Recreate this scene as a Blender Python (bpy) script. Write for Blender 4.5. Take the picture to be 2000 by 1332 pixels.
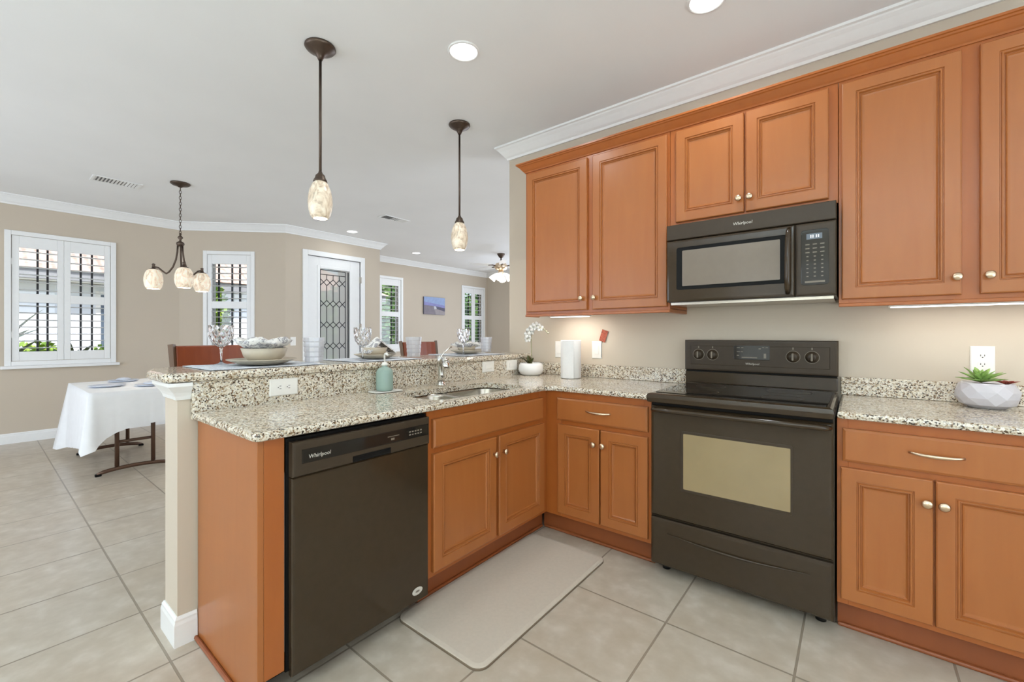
import bpy, bmesh, math, random
from mathutils import Vector, Matrix, noise
from mathutils.geometry import tessellate_polygon
random.seed(7)
SC = bpy.context.scene
COL = SC.collection
PI = math.pi
for o in list(bpy.data.objects): bpy.data.objects.remove(o)

# ------------------------------------------------------------------ camera, sky, sun, added fill lamps, exposure
TH, CAMZ, FPX, HOR = .6732, 1.2226, 838.8, 653.45
cd = bpy.data.cameras.new('camera'); cam = bpy.data.objects.new('camera', cd); COL.objects.link(cam)
cd.sensor_width = 36; cd.lens = 36*FPX/2000; cd.shift_y = -(666-HOR)/2000; cd.clip_start = .05
cam.location = (0, 0, CAMZ); cam.rotation_euler = (PI/2, 0, TH); SC.camera = cam
SC.view_settings.view_transform = 'Standard'; SC.view_settings.look = 'None'
SC.view_settings.gamma = 1; SC.view_settings.use_curve_mapping = False
SC.view_settings.exposure = 0.0

W = bpy.data.worlds.new('sky'); SC.world = W; W.use_nodes = True
nt = W.node_tree; sk = nt.nodes.new('ShaderNodeTexSky'); sk.sky_type = 'NISHITA'; sk.sun_disc = False
sk.sun_elevation = math.radians(52); sk.sun_rotation = math.radians(120); sk.air_density = 1.0; sk.dust_density = 2.0
bg = nt.nodes['Background']; bg.inputs[1].default_value = .30
nt.links.new(sk.outputs[0], bg.inputs[0])
sd = bpy.data.lights.new('sun', 'SUN'); sd.energy = 5.5; sd.angle = .02; sd.color = (1, .96, .9)
sun = bpy.data.objects.new('sun', sd); COL.objects.link(sun)
sun.rotation_euler = Vector((-.62, .35, -.75)).to_track_quat('-Z', 'Y').to_euler()

def area(name, loc, direction, sx, sy, energy, color=(1, 1, 1), shape='RECTANGLE', spread=PI):
    l = bpy.data.lights.new(name, 'AREA'); l.shape = shape; l.size = sx; l.size_y = sy; l.energy = energy; l.color = color; l.spread = spread
    o = bpy.data.objects.new(name, l); COL.objects.link(o); o.location = loc
    o.rotation_euler = Vector(direction).to_track_quat('-Z', 'Y').to_euler(); return o
# added fill lamps out of view, brightening the rooms; no windows behind them
FILL_TINT = (.86, .98, 1.17)
area('fill_kitchen_back', (.2, -2.93, 1.25), (0, 1, 0), 3.6, 2.1, 15, (.86, .97, 1.11))
area('fill_dining_back', (-4.6, -2.93, 1.25), (0, 1, 0), 3.6, 2.1, 78, FILL_TINT)
area('fill_living_right', (2.5, 5.6, 1.25), (-1, 0, 0), 3.6, 2.1, 172, FILL_TINT)
area('fill_living_far', (-4.6, 8.15, 1.4), (0, -1, 0), 3.2, 1.9, 62, FILL_TINT)
area('fill_kitchen_right', (2.53, .2, 1.45), (-1, 0, 0), 3.0, 1.9, 38, (.87, .98, 1.09))
UPL = (.88, 1.0, 1.10)                      # added upward fills that brighten the ceilings
area('upfill_kitchen_back', (.2, -2.90, .75), (0, .14, .99), 3.6, 1.1, 255, (.77, 1.0, 1.14), spread=math.radians(112))
area('upfill_dining_back', (-4.6, -2.90, .75), (0, .62, .78), 3.6, 1.1, 15, UPL, spread=math.radians(140))
area('upfill_kitchen_right', (2.50, .2, .75), (-.5, 0, .86), 3.0, 1.1, 40, (.78, .99, 1.14), spread=math.radians(140))

# ------------------------------------------------------------------ materials
def c(r, g, b):
    f = lambda v: (v/12.92 if v <= .04045 else ((v+.055)/1.055)**2.4)
    return (f(r/255), f(g/255), f(b/255), 1)
class NT:
    def __init__(s, name):
        s.m = bpy.data.materials.new(name); s.m.use_nodes = True; s.t = s.m.node_tree; s.b = s.t.nodes['Principled BSDF']
    def n(s, typ, **kw):
        x = s.t.nodes.new(typ)
        for k, v in kw.items():
            if k in x.inputs: x.inputs[k].default_value = v
            else: setattr(x, k, v)
        return x
    def l(s, a, b): s.t.links.new(a, b)
    def co(s, scale=(1, 1, 1), loc=(0, 0, 0)):
        tc = s.n('ShaderNodeTexCoord'); mp = s.n('ShaderNodeMapping'); mp.inputs['Scale'].default_value = scale; mp.inputs['Location'].default_value = loc
        s.l(tc.outputs['Object'], mp.inputs[0]); return mp.outputs[0]
    def noise(s, v, scale, detail=4, rough=.55, dist=0):
        x = s.n('ShaderNodeTexNoise'); x.inputs['Scale'].default_value = scale; x.inputs['Detail'].default_value = detail
        x.inputs['Roughness'].default_value = rough; x.inputs['Distortion'].default_value = dist; s.l(v, x.inputs[0]); return x.outputs['Fac']
    def ramp(s, f, stops, interp='LINEAR'):
        x = s.n('ShaderNodeValToRGB'); x.color_ramp.interpolation = interp; e = x.color_ramp.elements
        while len(e) < len(stops): e.new(.5)
        for i, (p, col) in enumerate(stops): e[i].position = p; e[i].color = col
        s.l(f, x.inputs[0]); return x.outputs[0]
    def mix(s, f, a, b, mode='MIX'):
        x = s.n('ShaderNodeMix', data_type='RGBA', blend_type=mode)
        for v, i in ((f, 0), (a, 6), (b, 7)):
            if isinstance(v, (int, float, tuple)): x.inputs[i].default_value = v
            else: s.l(v, x.inputs[i])
        return x.outputs[2]
    def bump(s, h, strength=.2, dist=.002):
        x = s.n('ShaderNodeBump'); x.inputs['Strength'].default_value = strength; x.inputs['Distance'].default_value = dist
        s.l(h, x.inputs['Height']); s.l(x.outputs[0], s.b.inputs['Normal'])
    def set(s, **kw):
        for k, v in kw.items():
            k = k.replace('_', ' ')
            if isinstance(v, (int, float, tuple)): s.b.inputs[k].default_value = v
            else: s.l(v, s.b.inputs[k])
        return s.m
def plain(name, col, rough=.5, metal=0, var=.06, scale=30, spec=.5, **kw):
    t = NT(name); n = t.noise(t.co(), scale, 3)
    lo = tuple(x*(1-var) for x in col[:3])+(1,); hi = tuple(min(1, x*(1+var)) for x in col[:3])+(1,)
    t.set(Base_Color=t.ramp(n, [(.3, lo), (.7, hi)]), Roughness=rough, Metallic=metal, Specular_IOR_Level=spec, **kw); return t.m
def emit(name, col, strength):
    t = NT(name); return t.set(Base_Color=tuple(x*.25 for x in col[:3])+(1,), Emission_Color=col, Emission_Strength=strength)
def m_wood(name, a, b, rough=.33):
    t = NT(name); v = t.co((7, 7, .9)); n1 = t.noise(v, 2.2, 5, .55, .8); n2 = t.noise(t.co(), 3.2, 3)
    col = t.mix(t.ramp(n1, [(.35, (.25, .25, .25, 1)), (.75, (.75, .75, .75, 1))]), a, b)
    lo = tuple(x*.84 for x in a[:3])+(1,)
    col = t.mix(t.ramp(n2, [(.4, (0, 0, 0, 1)), (.75, (.6, .6, .6, 1))]), col, lo)
    return t.set(Base_Color=col, Roughness=rough, Specular_IOR_Level=.5, Coat_Weight=.12, Coat_Roughness=.2)
def m_granite():
    t = NT('granite'); v = t.co()
    vo = t.n('ShaderNodeTexVoronoi', feature='F1'); vo.inputs['Scale'].default_value = 185; vo.inputs['Randomness'].default_value = 1
    wn = t.n('ShaderNodeTexNoise'); wn.inputs['Scale'].default_value = 110; t.l(v, wn.inputs[0])
    ad = t.n('ShaderNodeVectorMath', operation='MULTIPLY_ADD'); ad.inputs[1].default_value = (.008, .008, .008)
    t.l(wn.outputs['Color'], ad.inputs[0]); t.l(v, ad.inputs[2]); t.l(ad.outputs[0], vo.inputs[0])
    sp = t.n('ShaderNodeSeparateColor'); t.l(vo.outputs['Color'], sp.inputs[0])
    col = t.ramp(sp.outputs[0], [(0, c(56, 44, 34)), (.11, c(124, 98, 74)), (.22, c(182, 164, 138)), (.36, c(216, 206, 186)), (.60, c(230, 222, 206)), (.80, c(196, 190, 178)), (.91, c(238, 233, 222))], 'CONSTANT')
    big = t.noise(v, 9, 3); col = t.mix(t.ramp(big, [(.45, (0, 0, 0, 1)), (.7, (.25, .25, .25, 1))]), col, c(190, 164, 128))
    fine = t.noise(v, 320, 2); col = t.mix(t.ramp(fine, [(.30, (.6, .6, .6, 1)), (.40, (0, 0, 0, 1))]), col, c(66, 56, 48))
    return t.set(Base_Color=col, Roughness=.12, Specular_IOR_Level=.55)
def m_tile():
    t = NT('floor_tile'); S = .4575
    br = t.n('ShaderNodeTexBrick', offset=0, squash=1); v = t.co((1, 1, 1), (.626+10*S, -.46+10*S, 0)); t.l(v, br.inputs['Vector'])
    for k, x in (('Scale', 1), ('Mortar Size', .0042), ('Mortar Smooth', .15), ('Bias', 0), ('Brick Width', S), ('Row Height', S)): br.inputs[k].default_value = x
    br.inputs['Color1'].default_value = c(190, 178, 161); br.inputs['Color2'].default_value = c(197, 186, 170); br.inputs['Mortar'].default_value = c(150, 138, 122)
    w = t.co(); n1 = t.noise(w, 6, 6, .62, .0); n2 = t.noise(w, 34, 4, .55)
    col = t.mix(t.ramp(n1, [(.20, (.5, .5, .5, 1)), (.85, (0, 0, 0, 1))]), br.outputs[0], c(174, 160, 140))
    col = t.mix(t.ramp(n2, [(.25, (0, 0, 0, 1)), (.9, (.16, .16, .16, 1))]), col, c(214, 206, 192))
    n3 = t.noise(w, 13, 3, .5); n4 = t.noise(w, 3.2, 2, .5)
    col = t.mix(t.ramp(n3, [(.30, (.30, .30, .30, 1)), (.52, (0, 0, 0, 1))]), col, c(158, 143, 122))
    col = t.mix(t.ramp(n3, [(.52, (0, 0, 0, 1)), (.74, (.40, .40, .40, 1))]), col, c(222, 214, 202))
    col = t.mix(t.ramp(n4, [(.35, (.28, .28, .28, 1)), (.65, (0, 0, 0, 1))]), col, c(170, 152, 128))
    col = t.mix(br.outputs['Fac'], col, c(146, 133, 116))
    inv = t.n('ShaderNodeMath', operation='SUBTRACT'); inv.inputs[0].default_value = 1; t.l(br.outputs['Fac'], inv.inputs[1]); t.bump(inv.outputs[0], .8, .003)
    return t.set(Base_Color=col, Roughness=.29, Specular_IOR_Level=.5)
def m_glass(name, tint=(1, 1, 1, 1), refl=.06, rough=0.0, milk=0, milkcol=(.9, .9, .92, 1)):
    t = NT(name); tr = t.n('ShaderNodeBsdfTransparent'); tr.inputs[0].default_value = tint
    gl = t.n('ShaderNodeBsdfGlossy'); gl.inputs['Roughness'].default_value = rough
    fr = t.n('ShaderNodeLayerWeight'); fr.inputs[0].default_value = .25
    mm = t.n('ShaderNodeMath', operation='MULTIPLY_ADD'); mm.inputs[1].default_value = .5; mm.inputs[2].default_value = refl; t.l(fr.outputs['Fresnel'], mm.inputs[0])
    mx = t.n('ShaderNodeMixShader'); t.l(mm.outputs[0], mx.inputs[0]); t.l(tr.outputs[0], mx.inputs[1]); t.l(gl.outputs[0], mx.inputs[2])
    out = mx.outputs[0]
    if milk:
        df = t.n('ShaderNodeBsdfTranslucent'); df.inputs[0].default_value = milkcol; d2 = t.n('ShaderNodeBsdfDiffuse'); d2.inputs[0].default_value = milkcol
        m1 = t.n('ShaderNodeMixShader'); m1.inputs[0].default_value = .5; t.l(df.outputs[0], m1.inputs[1]); t.l(d2.outputs[0], m1.inputs[2])
        m2 = t.n('ShaderNodeMixShader'); m2.inputs[0].default_value = milk; t.l(out, m2.inputs[1]); t.l(m1.outputs[0], m2.inputs[2]); out = m2.outputs[0]
    t.l(out, t.t.nodes['Material Output'].inputs[0]); return t.m
def m_shade(name, strength):
    t = NT(name); v = t.co((1, 1, .55)); n = t.noise(v, 16, 5, .6, 2.2); n2 = t.noise(v, 42, 3, .6, 1.0)
    col = t.ramp(n, [(.30, c(176, 154, 128)), (.46, c(222, 204, 180)), (.62, c(244, 232, 212))])
    col = t.mix(t.ramp(n2, [(.60, (0, 0, 0, 1)), (.74, (.5, .5, .5, 1))]), col, c(150, 134, 114))
    return t.set(Base_Color=col, Roughness=.25, Emission_Color=col, Emission_Strength=strength, Subsurface_Weight=.0)
def m_leafy(name, a, b, scale=14, rough=.45):
    t = NT(name); n = t.noise(t.co(), scale, 3); return t.set(Base_Color=t.ramp(n, [(.3, a), (.7, b)]), Roughness=rough)
def m_rooftile():
    t = NT('roof_tile'); v = t.co(); n = t.noise(v, 3, 4); wv = t.n('ShaderNodeTexWave', wave_type='BANDS', bands_direction='Y'); wv.inputs['Scale'].default_value = 1.7; t.l(v, wv.inputs[0])
    wx = t.n('ShaderNodeTexWave', wave_type='BANDS', bands_direction='X', wave_profile='SAW'); wx.inputs['Scale'].default_value = 1.2; t.l(v, wx.inputs[0])
    col = t.ramp(n, [(.3, c(214, 172, 152)), (.7, c(238, 208, 190))]); col = t.mix(t.ramp(wx.outputs['Fac'], [(.86, (0, 0, 0, 1)), (.98, (.6, .6, .6, 1))]), col, c(120, 84, 70))
    t.bump(wv.outputs['Fac'], .8, .05); return t.set(Base_Color=col, Roughness=.8)
def m_cloth(name, base, dark, scale=26):
    t = NT(name); v = t.co(); n = t.noise(v, scale, 3, .6, 1.5)
    return t.set(Base_Color=t.ramp(n, [(.50, base), (.56, dark), (.62, dark), (.68, base)]), Roughness=.85)
def m_wall(name, col):
    t = NT(name); v = t.co(); n = t.noise(v, 130, 3); t.bump(n, .10, .001)
    n2 = t.noise(v, 1.5, 2); lo = tuple(x*.97 for x in col[:3])+(1,)
    return t.set(Base_Color=t.ramp(n2, [(.3, lo), (.7, col)]), Roughness=.72, Specular_IOR_Level=.3)

M = {}
M['wall'] = m_wall('wall_paint', c(203, 190, 172))
M['ceil'] = m_wall('ceiling_paint', c(244, 244, 243))
M['trim'] = plain('white_trim', c(240, 240, 238), .35, var=.01)
M['tile'] = m_tile()
M['wood'] = m_wood('maple_stain', c(172, 105, 53), c(160, 91, 42))
M['woodd'] = m_wood('maple_frame', c(174, 98, 42), c(160, 85, 32))
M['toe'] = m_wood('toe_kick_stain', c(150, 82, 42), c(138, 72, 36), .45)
M['granite'] = m_granite()
M['black'] = plain('black_enamel', (.043, .0275, .0145, 1), .10, var=.05, spec=.42)
M['blackm'] = plain('black_satin', (.054, .038, .024, 1), .30, var=.05, spec=.25)
M['blackd'] = plain('black_gap', (.006, .0055, .005, 1), .5, var=.05, spec=.15)
M['blackg'] = plain('black_glass', (.016, .013, .010, 1), .05, var=.02, spec=.40)
M['ovenglass'] = plain('oven_window_glass', c(152, 132, 96), .06, var=.06, scale=5, spec=.8)
M['micglass'] = plain('microwave_window_glass', c(126, 115, 103), .12, var=.02, spec=.4)
M['mark'] = plain('pale_marking', c(206, 200, 188), .5, var=.02)
M['markd'] = plain('grey_marking', c(128, 118, 104), .5, var=.02)
M['screen'] = emit('lit_display', c(120, 132, 142), .55)
M['digit'] = emit('lit_digits', (1, 1, 1, 1), .9)
M['nickel'] = plain('satin_nickel', c(222, 200, 172), .28, 1, var=.04)
M['chrome'] = plain('chrome', c(220, 220, 216), .12, 1, var=.02)
M['steel'] = plain('stainless_steel', c(190, 184, 174), .25, 1, var=.04)
M['bronze'] = plain('oiled_bronze', c(92, 78, 68), .38, .75, var=.1)
M['shade'] = m_shade('marbled_glass', .12)
M['shadec'] = m_shade('marbled_glass_lit', .42)
M['bulb'] = emit('lit_bulb', (1, .95, .86, 1), 2.5)
M['lens'] = emit('downlight_lens', (1, .98, .95, 1), 3.0)
M['plate'] = plain('outlet_plastic', c(236, 233, 226), .35, var=.01)
M['ventback'] = plain('vent_duct', c(120, 118, 116), .7)
M['slot'] = plain('outlet_slot', c(70, 66, 60), .6)
M['glass'] = m_glass('window_glass')
M['leadglass'] = m_glass('bevelled_glass', (.90, .90, .87, 1), .10, .12, .5, (.84, .84, .82, 1))
M['clear'] = m_glass('clear_tumbler', (.97, .98, 1, 1), .10, .03, .28)
M['crystal'] = NT('cut_crystal').set(Base_Color=(.96, .96, .97, 1), Roughness=.03, Transmission_Weight=1.0, IOR=1.42)
M['lead'] = plain('dark_muntin', c(52, 52, 54), .45, .4)
M['mat'] = plain('mat_foam', c(196, 184, 168), .75, var=.03, scale=60)
M['matedge'] = plain('mat_edge', c(116, 100, 82), .8)
M['cloth'] = plain('white_cloth', c(240, 240, 240), .9, var=.02, scale=12)
M['blueplate'] = plain('pale_blue_plate', c(206, 212, 224), .3, var=.02)
M['brownmetal'] = plain('brown_metal', c(92, 66, 50), .35, .3)
M['stool'] = m_wood('cherry_stool', c(142, 68, 34), c(118, 50, 26), .35)
M['stoolpost'] = m_wood('stool_post_wood', c(104, 78, 56), c(88, 62, 44), .4)
M['leather'] = plain('red_brown_leather', c(112, 48, 34), .4, var=.1)
M['stone'] = plain('stoneware', c(188, 176, 156), .35, var=.05)
M['stonerim'] = plain('stoneware_rim', c(150, 132, 98), .35, var=.05)
M['napkin'] = m_cloth('patterned_napkin', c(228, 226, 222), c(150, 148, 152), 30)
M['placemat'] = m_cloth('pale_placemat', c(214, 218, 224), c(184, 190, 200), 40)
M['pot'] = plain('white_ceramic', c(236, 234, 232), .18, var=.01)
M['greypot'] = plain('grey_ceramic', c(204, 200, 204), .3, var=.02)
M['soil'] = plain('potting_soil', c(74, 62, 46), .9, var=.3, scale=90)
M['succ'] = m_leafy('succulent_leaf', c(120, 160, 72), c(178, 208, 122), 30)
M['succtip'] = m_leafy('succulent_tip', c(88, 116, 72), c(120, 150, 92), 30)
M['redsucc'] = m_leafy('red_succulent', c(126, 40, 30), c(164, 70, 48), 30)
M['orchleaf'] = m_leafy('orchid_leaf', c(58, 60, 26), c(84, 86, 40), 30)
M['orchstem'] = m_leafy('orchid_stem', c(150, 150, 118), c(168, 160, 128), 30)
M['petal'] = plain('orchid_petal', c(240, 238, 232), .6, var=.02)
M['bud'] = plain('orchid_bud', c(188, 186, 160), .6)
M['soap'] = NT('aqua_soap').set(Base_Color=c(166, 190, 178), Roughness=.15, Transmission_Weight=.25, IOR=1.35)
M['white'] = plain('white_plastic', c(238, 236, 230), .3, var=.01)
M['paper'] = plain('paper_towel', c(238, 236, 234), .9, var=.015, scale=90)
M['redcard'] = m_cloth('red_tag_print', c(176, 92, 70), c(120, 62, 50), 90)
M['stucco'] = m_wall('neighbour_stucco', c(226, 232, 240))
M['fascia'] = plain('grey_fascia', c(150, 152, 156), .6)
M['roof'] = m_rooftile()
M['concrete'] = m_leafy('pale_concrete', c(172, 172, 156), c(196, 194, 176), 6, .8)  # pale concrete tone for the ground, chosen to keep green bounce off the neighbour house
M['leafa'] = m_leafy('shrub_leaf', c(96, 140, 50), c(170, 200, 80), 5)
M['leafb'] = m_leafy('tree_leaf', c(50, 92, 44), c(110, 150, 70), 3)
M['leafc'] = m_leafy('spiky_leaf', c(64, 96, 54), c(120, 150, 80), 5)
M['trunk'] = plain('bark', c(110, 92, 74), .9, var=.2)
M['winglass'] = plain('dark_window_glass', c(90, 104, 120), .1)
for k, col in (('sky', (150, 168, 206)), ('cloud', (132, 134, 190)), ('sea', (140, 140, 190)), ('sand', (132, 124, 132)), ('wet', (156, 148, 150)), ('pier', (92, 88, 104)), ('foam', (196, 196, 200))):
    M['art_'+k] = plain('print_'+k, c(*col), .7, var=.08, scale=20)
M['artside'] = plain('canvas_edge', c(104, 104, 124), .8)

# ------------------------------------------------------------------ mesh building
class Fr:                                   # local frame: u to the right, v up, w out of the surface towards the room
    def __init__(s, o, u): s.o = Vector(o); s.u = Vector(u).normalized(); s.w = s.u.cross(Vector((0, 0, 1)))
    def __call__(s, u, v, w): return s.o+s.u*u+Vector((0, 0, 1))*v+s.w*w
ID = lambda x, y, z: Vector((x, y, z))
def frange(y): return Fr((0, y, 0), (1, 0, 0))          # faces -Y : u = X
def fpen(x): return Fr((x, 0, 0), (0, 1, 0))            # faces +X : u = Y

class MB:
    def __init__(s, tf=ID): s.v = []; s.f = []; s.sm = []; s.mi = []; s.tf = tf; s.cur = 0
    def add(s, pts, faces, smooth=False):
        b = len(s.v); s.v += [s.tf(*p) for p in pts]
        for f in faces: s.f.append([b+i for i in f]); s.sm.append(smooth); s.mi.append(s.cur)
        return s
    def box(s, a0, a1, b0, b1, c0, c1):
        p = [(a0, b0, c0), (a1, b0, c0), (a1, b1, c0), (a0, b1, c0), (a0, b0, c1), (a1, b0, c1), (a1, b1, c1), (a0, b1, c1)]
        return s.add(p, [(0, 3, 2, 1), (4, 5, 6, 7), (0, 1, 5, 4), (1, 2, 6, 5), (2, 3, 7, 6), (3, 0, 4, 7)])
    def rings(s, rs, closed=True, cap0=True, cap1=True, smooth=False):
        n = len(rs[0]); pts = [p for r in rs for p in r]; fs = []
        for i in range(len(rs)-1):
            for j in range(n if closed else n-1):
                k = (j+1) % n; fs.append((i*n+j, i*n+k, (i+1)*n+k, (i+1)*n+j))
        s.add(pts, fs, smooth); b = len(s.v)-len(pts)
        if cap0: s.f.append([b+j for j in range(n)][::-1]); s.sm.append(False); s.mi.append(s.cur)
        if cap1: s.f.append([b+(len(rs)-1)*n+j for j in range(n)]); s.sm.append(False); s.mi.append(s.cur)
        return s
    def lathe(s, prof, ctr=(0, 0, 0), ax='z', n=24, cap0=True, cap1=True, smooth=True, ph=0):
        rs = []
        for r, h in prof:
            ring = []
            for j in range(n):
                a = 2*PI*j/n+ph; x, y = r*math.cos(a), r*math.sin(a)
                ring.append((ctr[0]+x, ctr[1]+y, ctr[2]+h))     # third local axis is the axis
            rs.append(ring)
        if ax == 'v':                                           # axis along local v (second)
            rs = [[(ctr[0]+p[0]-ctr[0], ctr[1]+p[2]-ctr[2], ctr[2]-(p[1]-ctr[1])) for p in r] for r in rs]
        if ax == 'u':
            rs = [[(ctr[0]+p[2]-ctr[2], ctr[1]+p[1]-ctr[1], ctr[2]-(p[0]-ctr[0])) for p in r] for r in rs]
        return s.rings(rs, True, cap0, cap1, smooth)
    def tube(s, path, r, n=8, smooth=True, flat=1.0):
        P = [Vector(p) for p in path]; rr = r if isinstance(r, (list, tuple)) else [r]*len(P); rs = []
        up = None
        for i, p in enumerate(P):
            d = (P[min(i+1, len(P)-1)]-P[max(i-1, 0)]).normalized()
            if up is None: up = Vector((0, 0, 1)) if abs(d.z) < .9 else Vector((1, 0, 0))
            x = d.cross(up).normalized() if d.cross(up).length > 1e-4 else Vector((1, 0, 0)); up2 = x.cross(d).normalized(); up = up2
            rs.append([tuple(p+x*math.cos(2*PI*j/n)*rr[i]+up2*math.sin(2*PI*j/n)*rr[i]*flat) for j in range(n)])
        return s.rings(rs, True, True, True, smooth)
    def cyl(s, p0, p1, r, n=16, r1=None): return s.tube([p0, p1], [r, r if r1 is None else r1], n)
    def prism(s, poly, z0, z1):
        return s.rings([[(x, y, z0) for x, y in poly], [(x, y, z1) for x, y in poly]])
    def panel(s, u0, u1, v0, v1, prof):                         # concentric rectangular rings (inset, w): doors, drawer fronts, frames
        return s.rings([[(u0+i, v0+i, w), (u1-i, v0+i, w), (u1-i, v1-i, w), (u0+i, v1-i, w)] for i, w in prof])
    def rrect(s, u0, u1, v0, v1, r, prof, n=5):                 # rounded rectangle rings
        rs = []
        for i, w in prof:
            q = max(r-i, .0005); ring = []
            for cx, cy, a0 in ((u1-r, v0+r, -PI/2), (u1-r, v1-r, 0), (u0+r, v1-r, PI/2), (u0+r, v0+r, PI)):
                cx2 = cx if r >= i else (cx-(i-r) if cx > (u0+u1)/2 else cx+(i-r)); cy2 = cy if r >= i else (cy-(i-r) if cy > (v0+v1)/2 else cy+(i-r))
                for k in range(n+1):
                    a = a0+PI/2*k/n; ring.append((cx2+q*math.cos(a), cy2+q*math.sin(a), w))
            rs.append(ring)
        return s.rings(rs)
    def sphere(s, ctr, r, n=12, m=8, sx=1, sy=1, sz=1):
        pr = []
        rs = []
        for i in range(m+1):
            a = -PI/2+PI*i/m; rs.append([(ctr[0]+sx*r*max(math.cos(a), .02)*math.cos(2*PI*j/n), ctr[1]+sy*r*max(math.cos(a), .02)*math.sin(2*PI*j/n), ctr[2]+sz*r*math.sin(a)) for j in range(n)])
        return s.rings(rs, True, True, True, True)

def wloc(o):
    p = Vector(o.location)
    while o.parent: o = o.parent; p = p+Vector(o.location)
    return p
def obj(name, mb, mat, parent=None, bevel=0, seg=2, org=None):
    me = bpy.data.meshes.new(name)
    o = bpy.data.objects.new(name, me); COL.objects.link(o)
    if parent is not None: o.parent = parent; off = wloc(parent)
    else:
        if org is None:
            xs = [p.x for p in mb.v]; ys = [p.y for p in mb.v]; zs = [p.z for p in mb.v]
            org = ((min(xs)+max(xs))/2, (min(ys)+max(ys))/2, min(zs))
        off = Vector(org); o.location = off
    me.from_pydata([tuple(p-off) for p in mb.v], [], mb.f)
    for m in (mat if isinstance(mat, (list, tuple)) else [mat]): me.materials.append(M[m])
    me.polygons.foreach_set('use_smooth', mb.sm); me.polygons.foreach_set('material_index', mb.mi)
    me.update()
    if bevel:
        b = o.modifiers.new('edge', 'BEVEL'); b.width = bevel; b.segments = seg; b.limit_method = 'ANGLE'; b.angle_limit = math.radians(50)
    return o
def setp(o, label, cat, group=None):
    o['label'] = label; o['category'] = cat
    if group: o['group'] = group
    return o
def thing(name, loc, label, cat, group=None, rz=0):
    o = bpy.data.objects.new(name, None); COL.objects.link(o); o.location = loc; o.rotation_euler = (0, 0, rz); o.empty_display_size = .1
    return setp(o, label, cat, group)
def single(name, mb, mat, label, cat, group=None, **kw): return setp(obj(name, mb, mat, **kw), label, cat, group)
def struct(name, mb, mat, **kw):
    o = obj(name, mb, mat, **kw); o['kind'] = 'structure'; return o
def sthing(name, loc):
    o = bpy.data.objects.new(name, None); COL.objects.link(o); o.location = loc; o['kind'] = 'structure'; return o
def copy_tree(o, parent=None):
    n = o.copy(); COL.objects.link(n)
    if parent is not None: n.parent = parent
    for ch in list(o.children): copy_tree(ch, n)
    return n
def words(name, txt, F, u, v, w, h, mat, parent, shear=0, stretch=1):
    cu = bpy.data.curves.new('t', 'FONT'); cu.body = txt; cu.size = h; cu.align_x = 'CENTER'; cu.align_y = 'CENTER'; cu.extrude = .0004; cu.shear = shear; cu.resolution_u = 2
    t = bpy.data.objects.new('t', cu); COL.objects.link(t); bpy.context.view_layer.update()
    me = bpy.data.meshes.new_from_object(t.evaluated_get(bpy.context.evaluated_depsgraph_get()))
    mb = MB(F); mb.add([(u+p.co.x*stretch, v+p.co.y, w+p.co.z) for p in me.vertices], [list(f.vertices) for f in me.polygons])
    bpy.data.objects.remove(t); bpy.data.meshes.remove(me)
    return obj(name, mb, mat, parent)
def sweep(mb, path, prof, side=1, closed=False):                # profile (out, z) along a plan path; side=1 offsets to the right of travel
    P = [Vector((p[0], p[1])) for p in path]; n = len(P); rs = []
    for i in range(n):
        a = P[i]-P[i-1] if i > 0 else P[1]-P[0]; b = P[i+1]-P[i] if i < n-1 else P[i]-P[i-1]
        a.normalize(); b.normalize(); na = Vector((a.y, -a.x))*side; nb = Vector((b.y, -b.x))*side
        m = (na+nb); m = m/max(m.dot(na), .2)
        rs.append([(P[i].x+m.x*o, P[i].y+m.y*o, z) for o, z in prof])
    if side < 0: rs = [r[::-1] for r in rs]
    return mb.rings(rs)
def wall(name, F, u0, u1, v0, v1, t, holes, mat='wall'):
    us = sorted({u0, u1}|{h[0] for h in holes}|{h[1] for h in holes}); vs = sorted({v0, v1}|{h[2] for h in holes}|{h[3] for h in holes})
    hole = lambda i, j: i < 0 or j < 0 or i >= len(us)-1 or j >= len(vs)-1 or any(h[0]-1e-6 <= us[i] and us[i+1] <= h[1]+1e-6 and h[2]-1e-6 <= vs[j] and vs[j+1] <= h[3]+1e-6 for h in holes)
    idx = {}; pts = []; fs = []
    def V(i, j, k):
        if (i, j, k) not in idx: idx[i, j, k] = len(pts); pts.append((us[i], vs[j], 0 if k else -t))
        return idx[i, j, k]
    for i in range(len(us)-1):
        for j in range(len(vs)-1):
            if hole(i, j): continue
            fs.append((V(i, j, 1), V(i+1, j, 1), V(i+1, j+1, 1), V(i, j+1, 1))); fs.append((V(i, j, 0), V(i, j+1, 0), V(i+1, j+1, 0), V(i+1, j, 0)))
            if hole(i-1, j): fs.append((V(i, j, 0), V(i, j, 1), V(i, j+1, 1), V(i, j+1, 0)))
            if hole(i+1, j): fs.append((V(i+1, j, 1), V(i+1, j, 0), V(i+1, j+1, 0), V(i+1, j+1, 1)))
            if hole(i, j-1): fs.append((V(i, j, 0), V(i+1, j, 0), V(i+1, j, 1), V(i, j, 1)))
            if hole(i, j+1): fs.append((V(i, j+1, 1), V(i+1, j+1, 1), V(i+1, j+1, 0), V(i, j+1, 0)))
    mb = MB(F); mb.add(pts, fs); return struct(name, mb, mat)
def inset_poly(poly, d):
    n = len(poly); out = []
    for i in range(n):
        p0, p1, p2 = (Vector(poly[(i+k) % n]) for k in (-1, 0, 1)); a = (p1-p0).normalized(); b = (p2-p1).normalized()
        na = Vector((-a.y, a.x)); nb = Vector((-b.y, b.x)); m = na+nb; m = m/max(m.dot(na), .15); out.append(tuple(p1+m*d))
    return out
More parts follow.
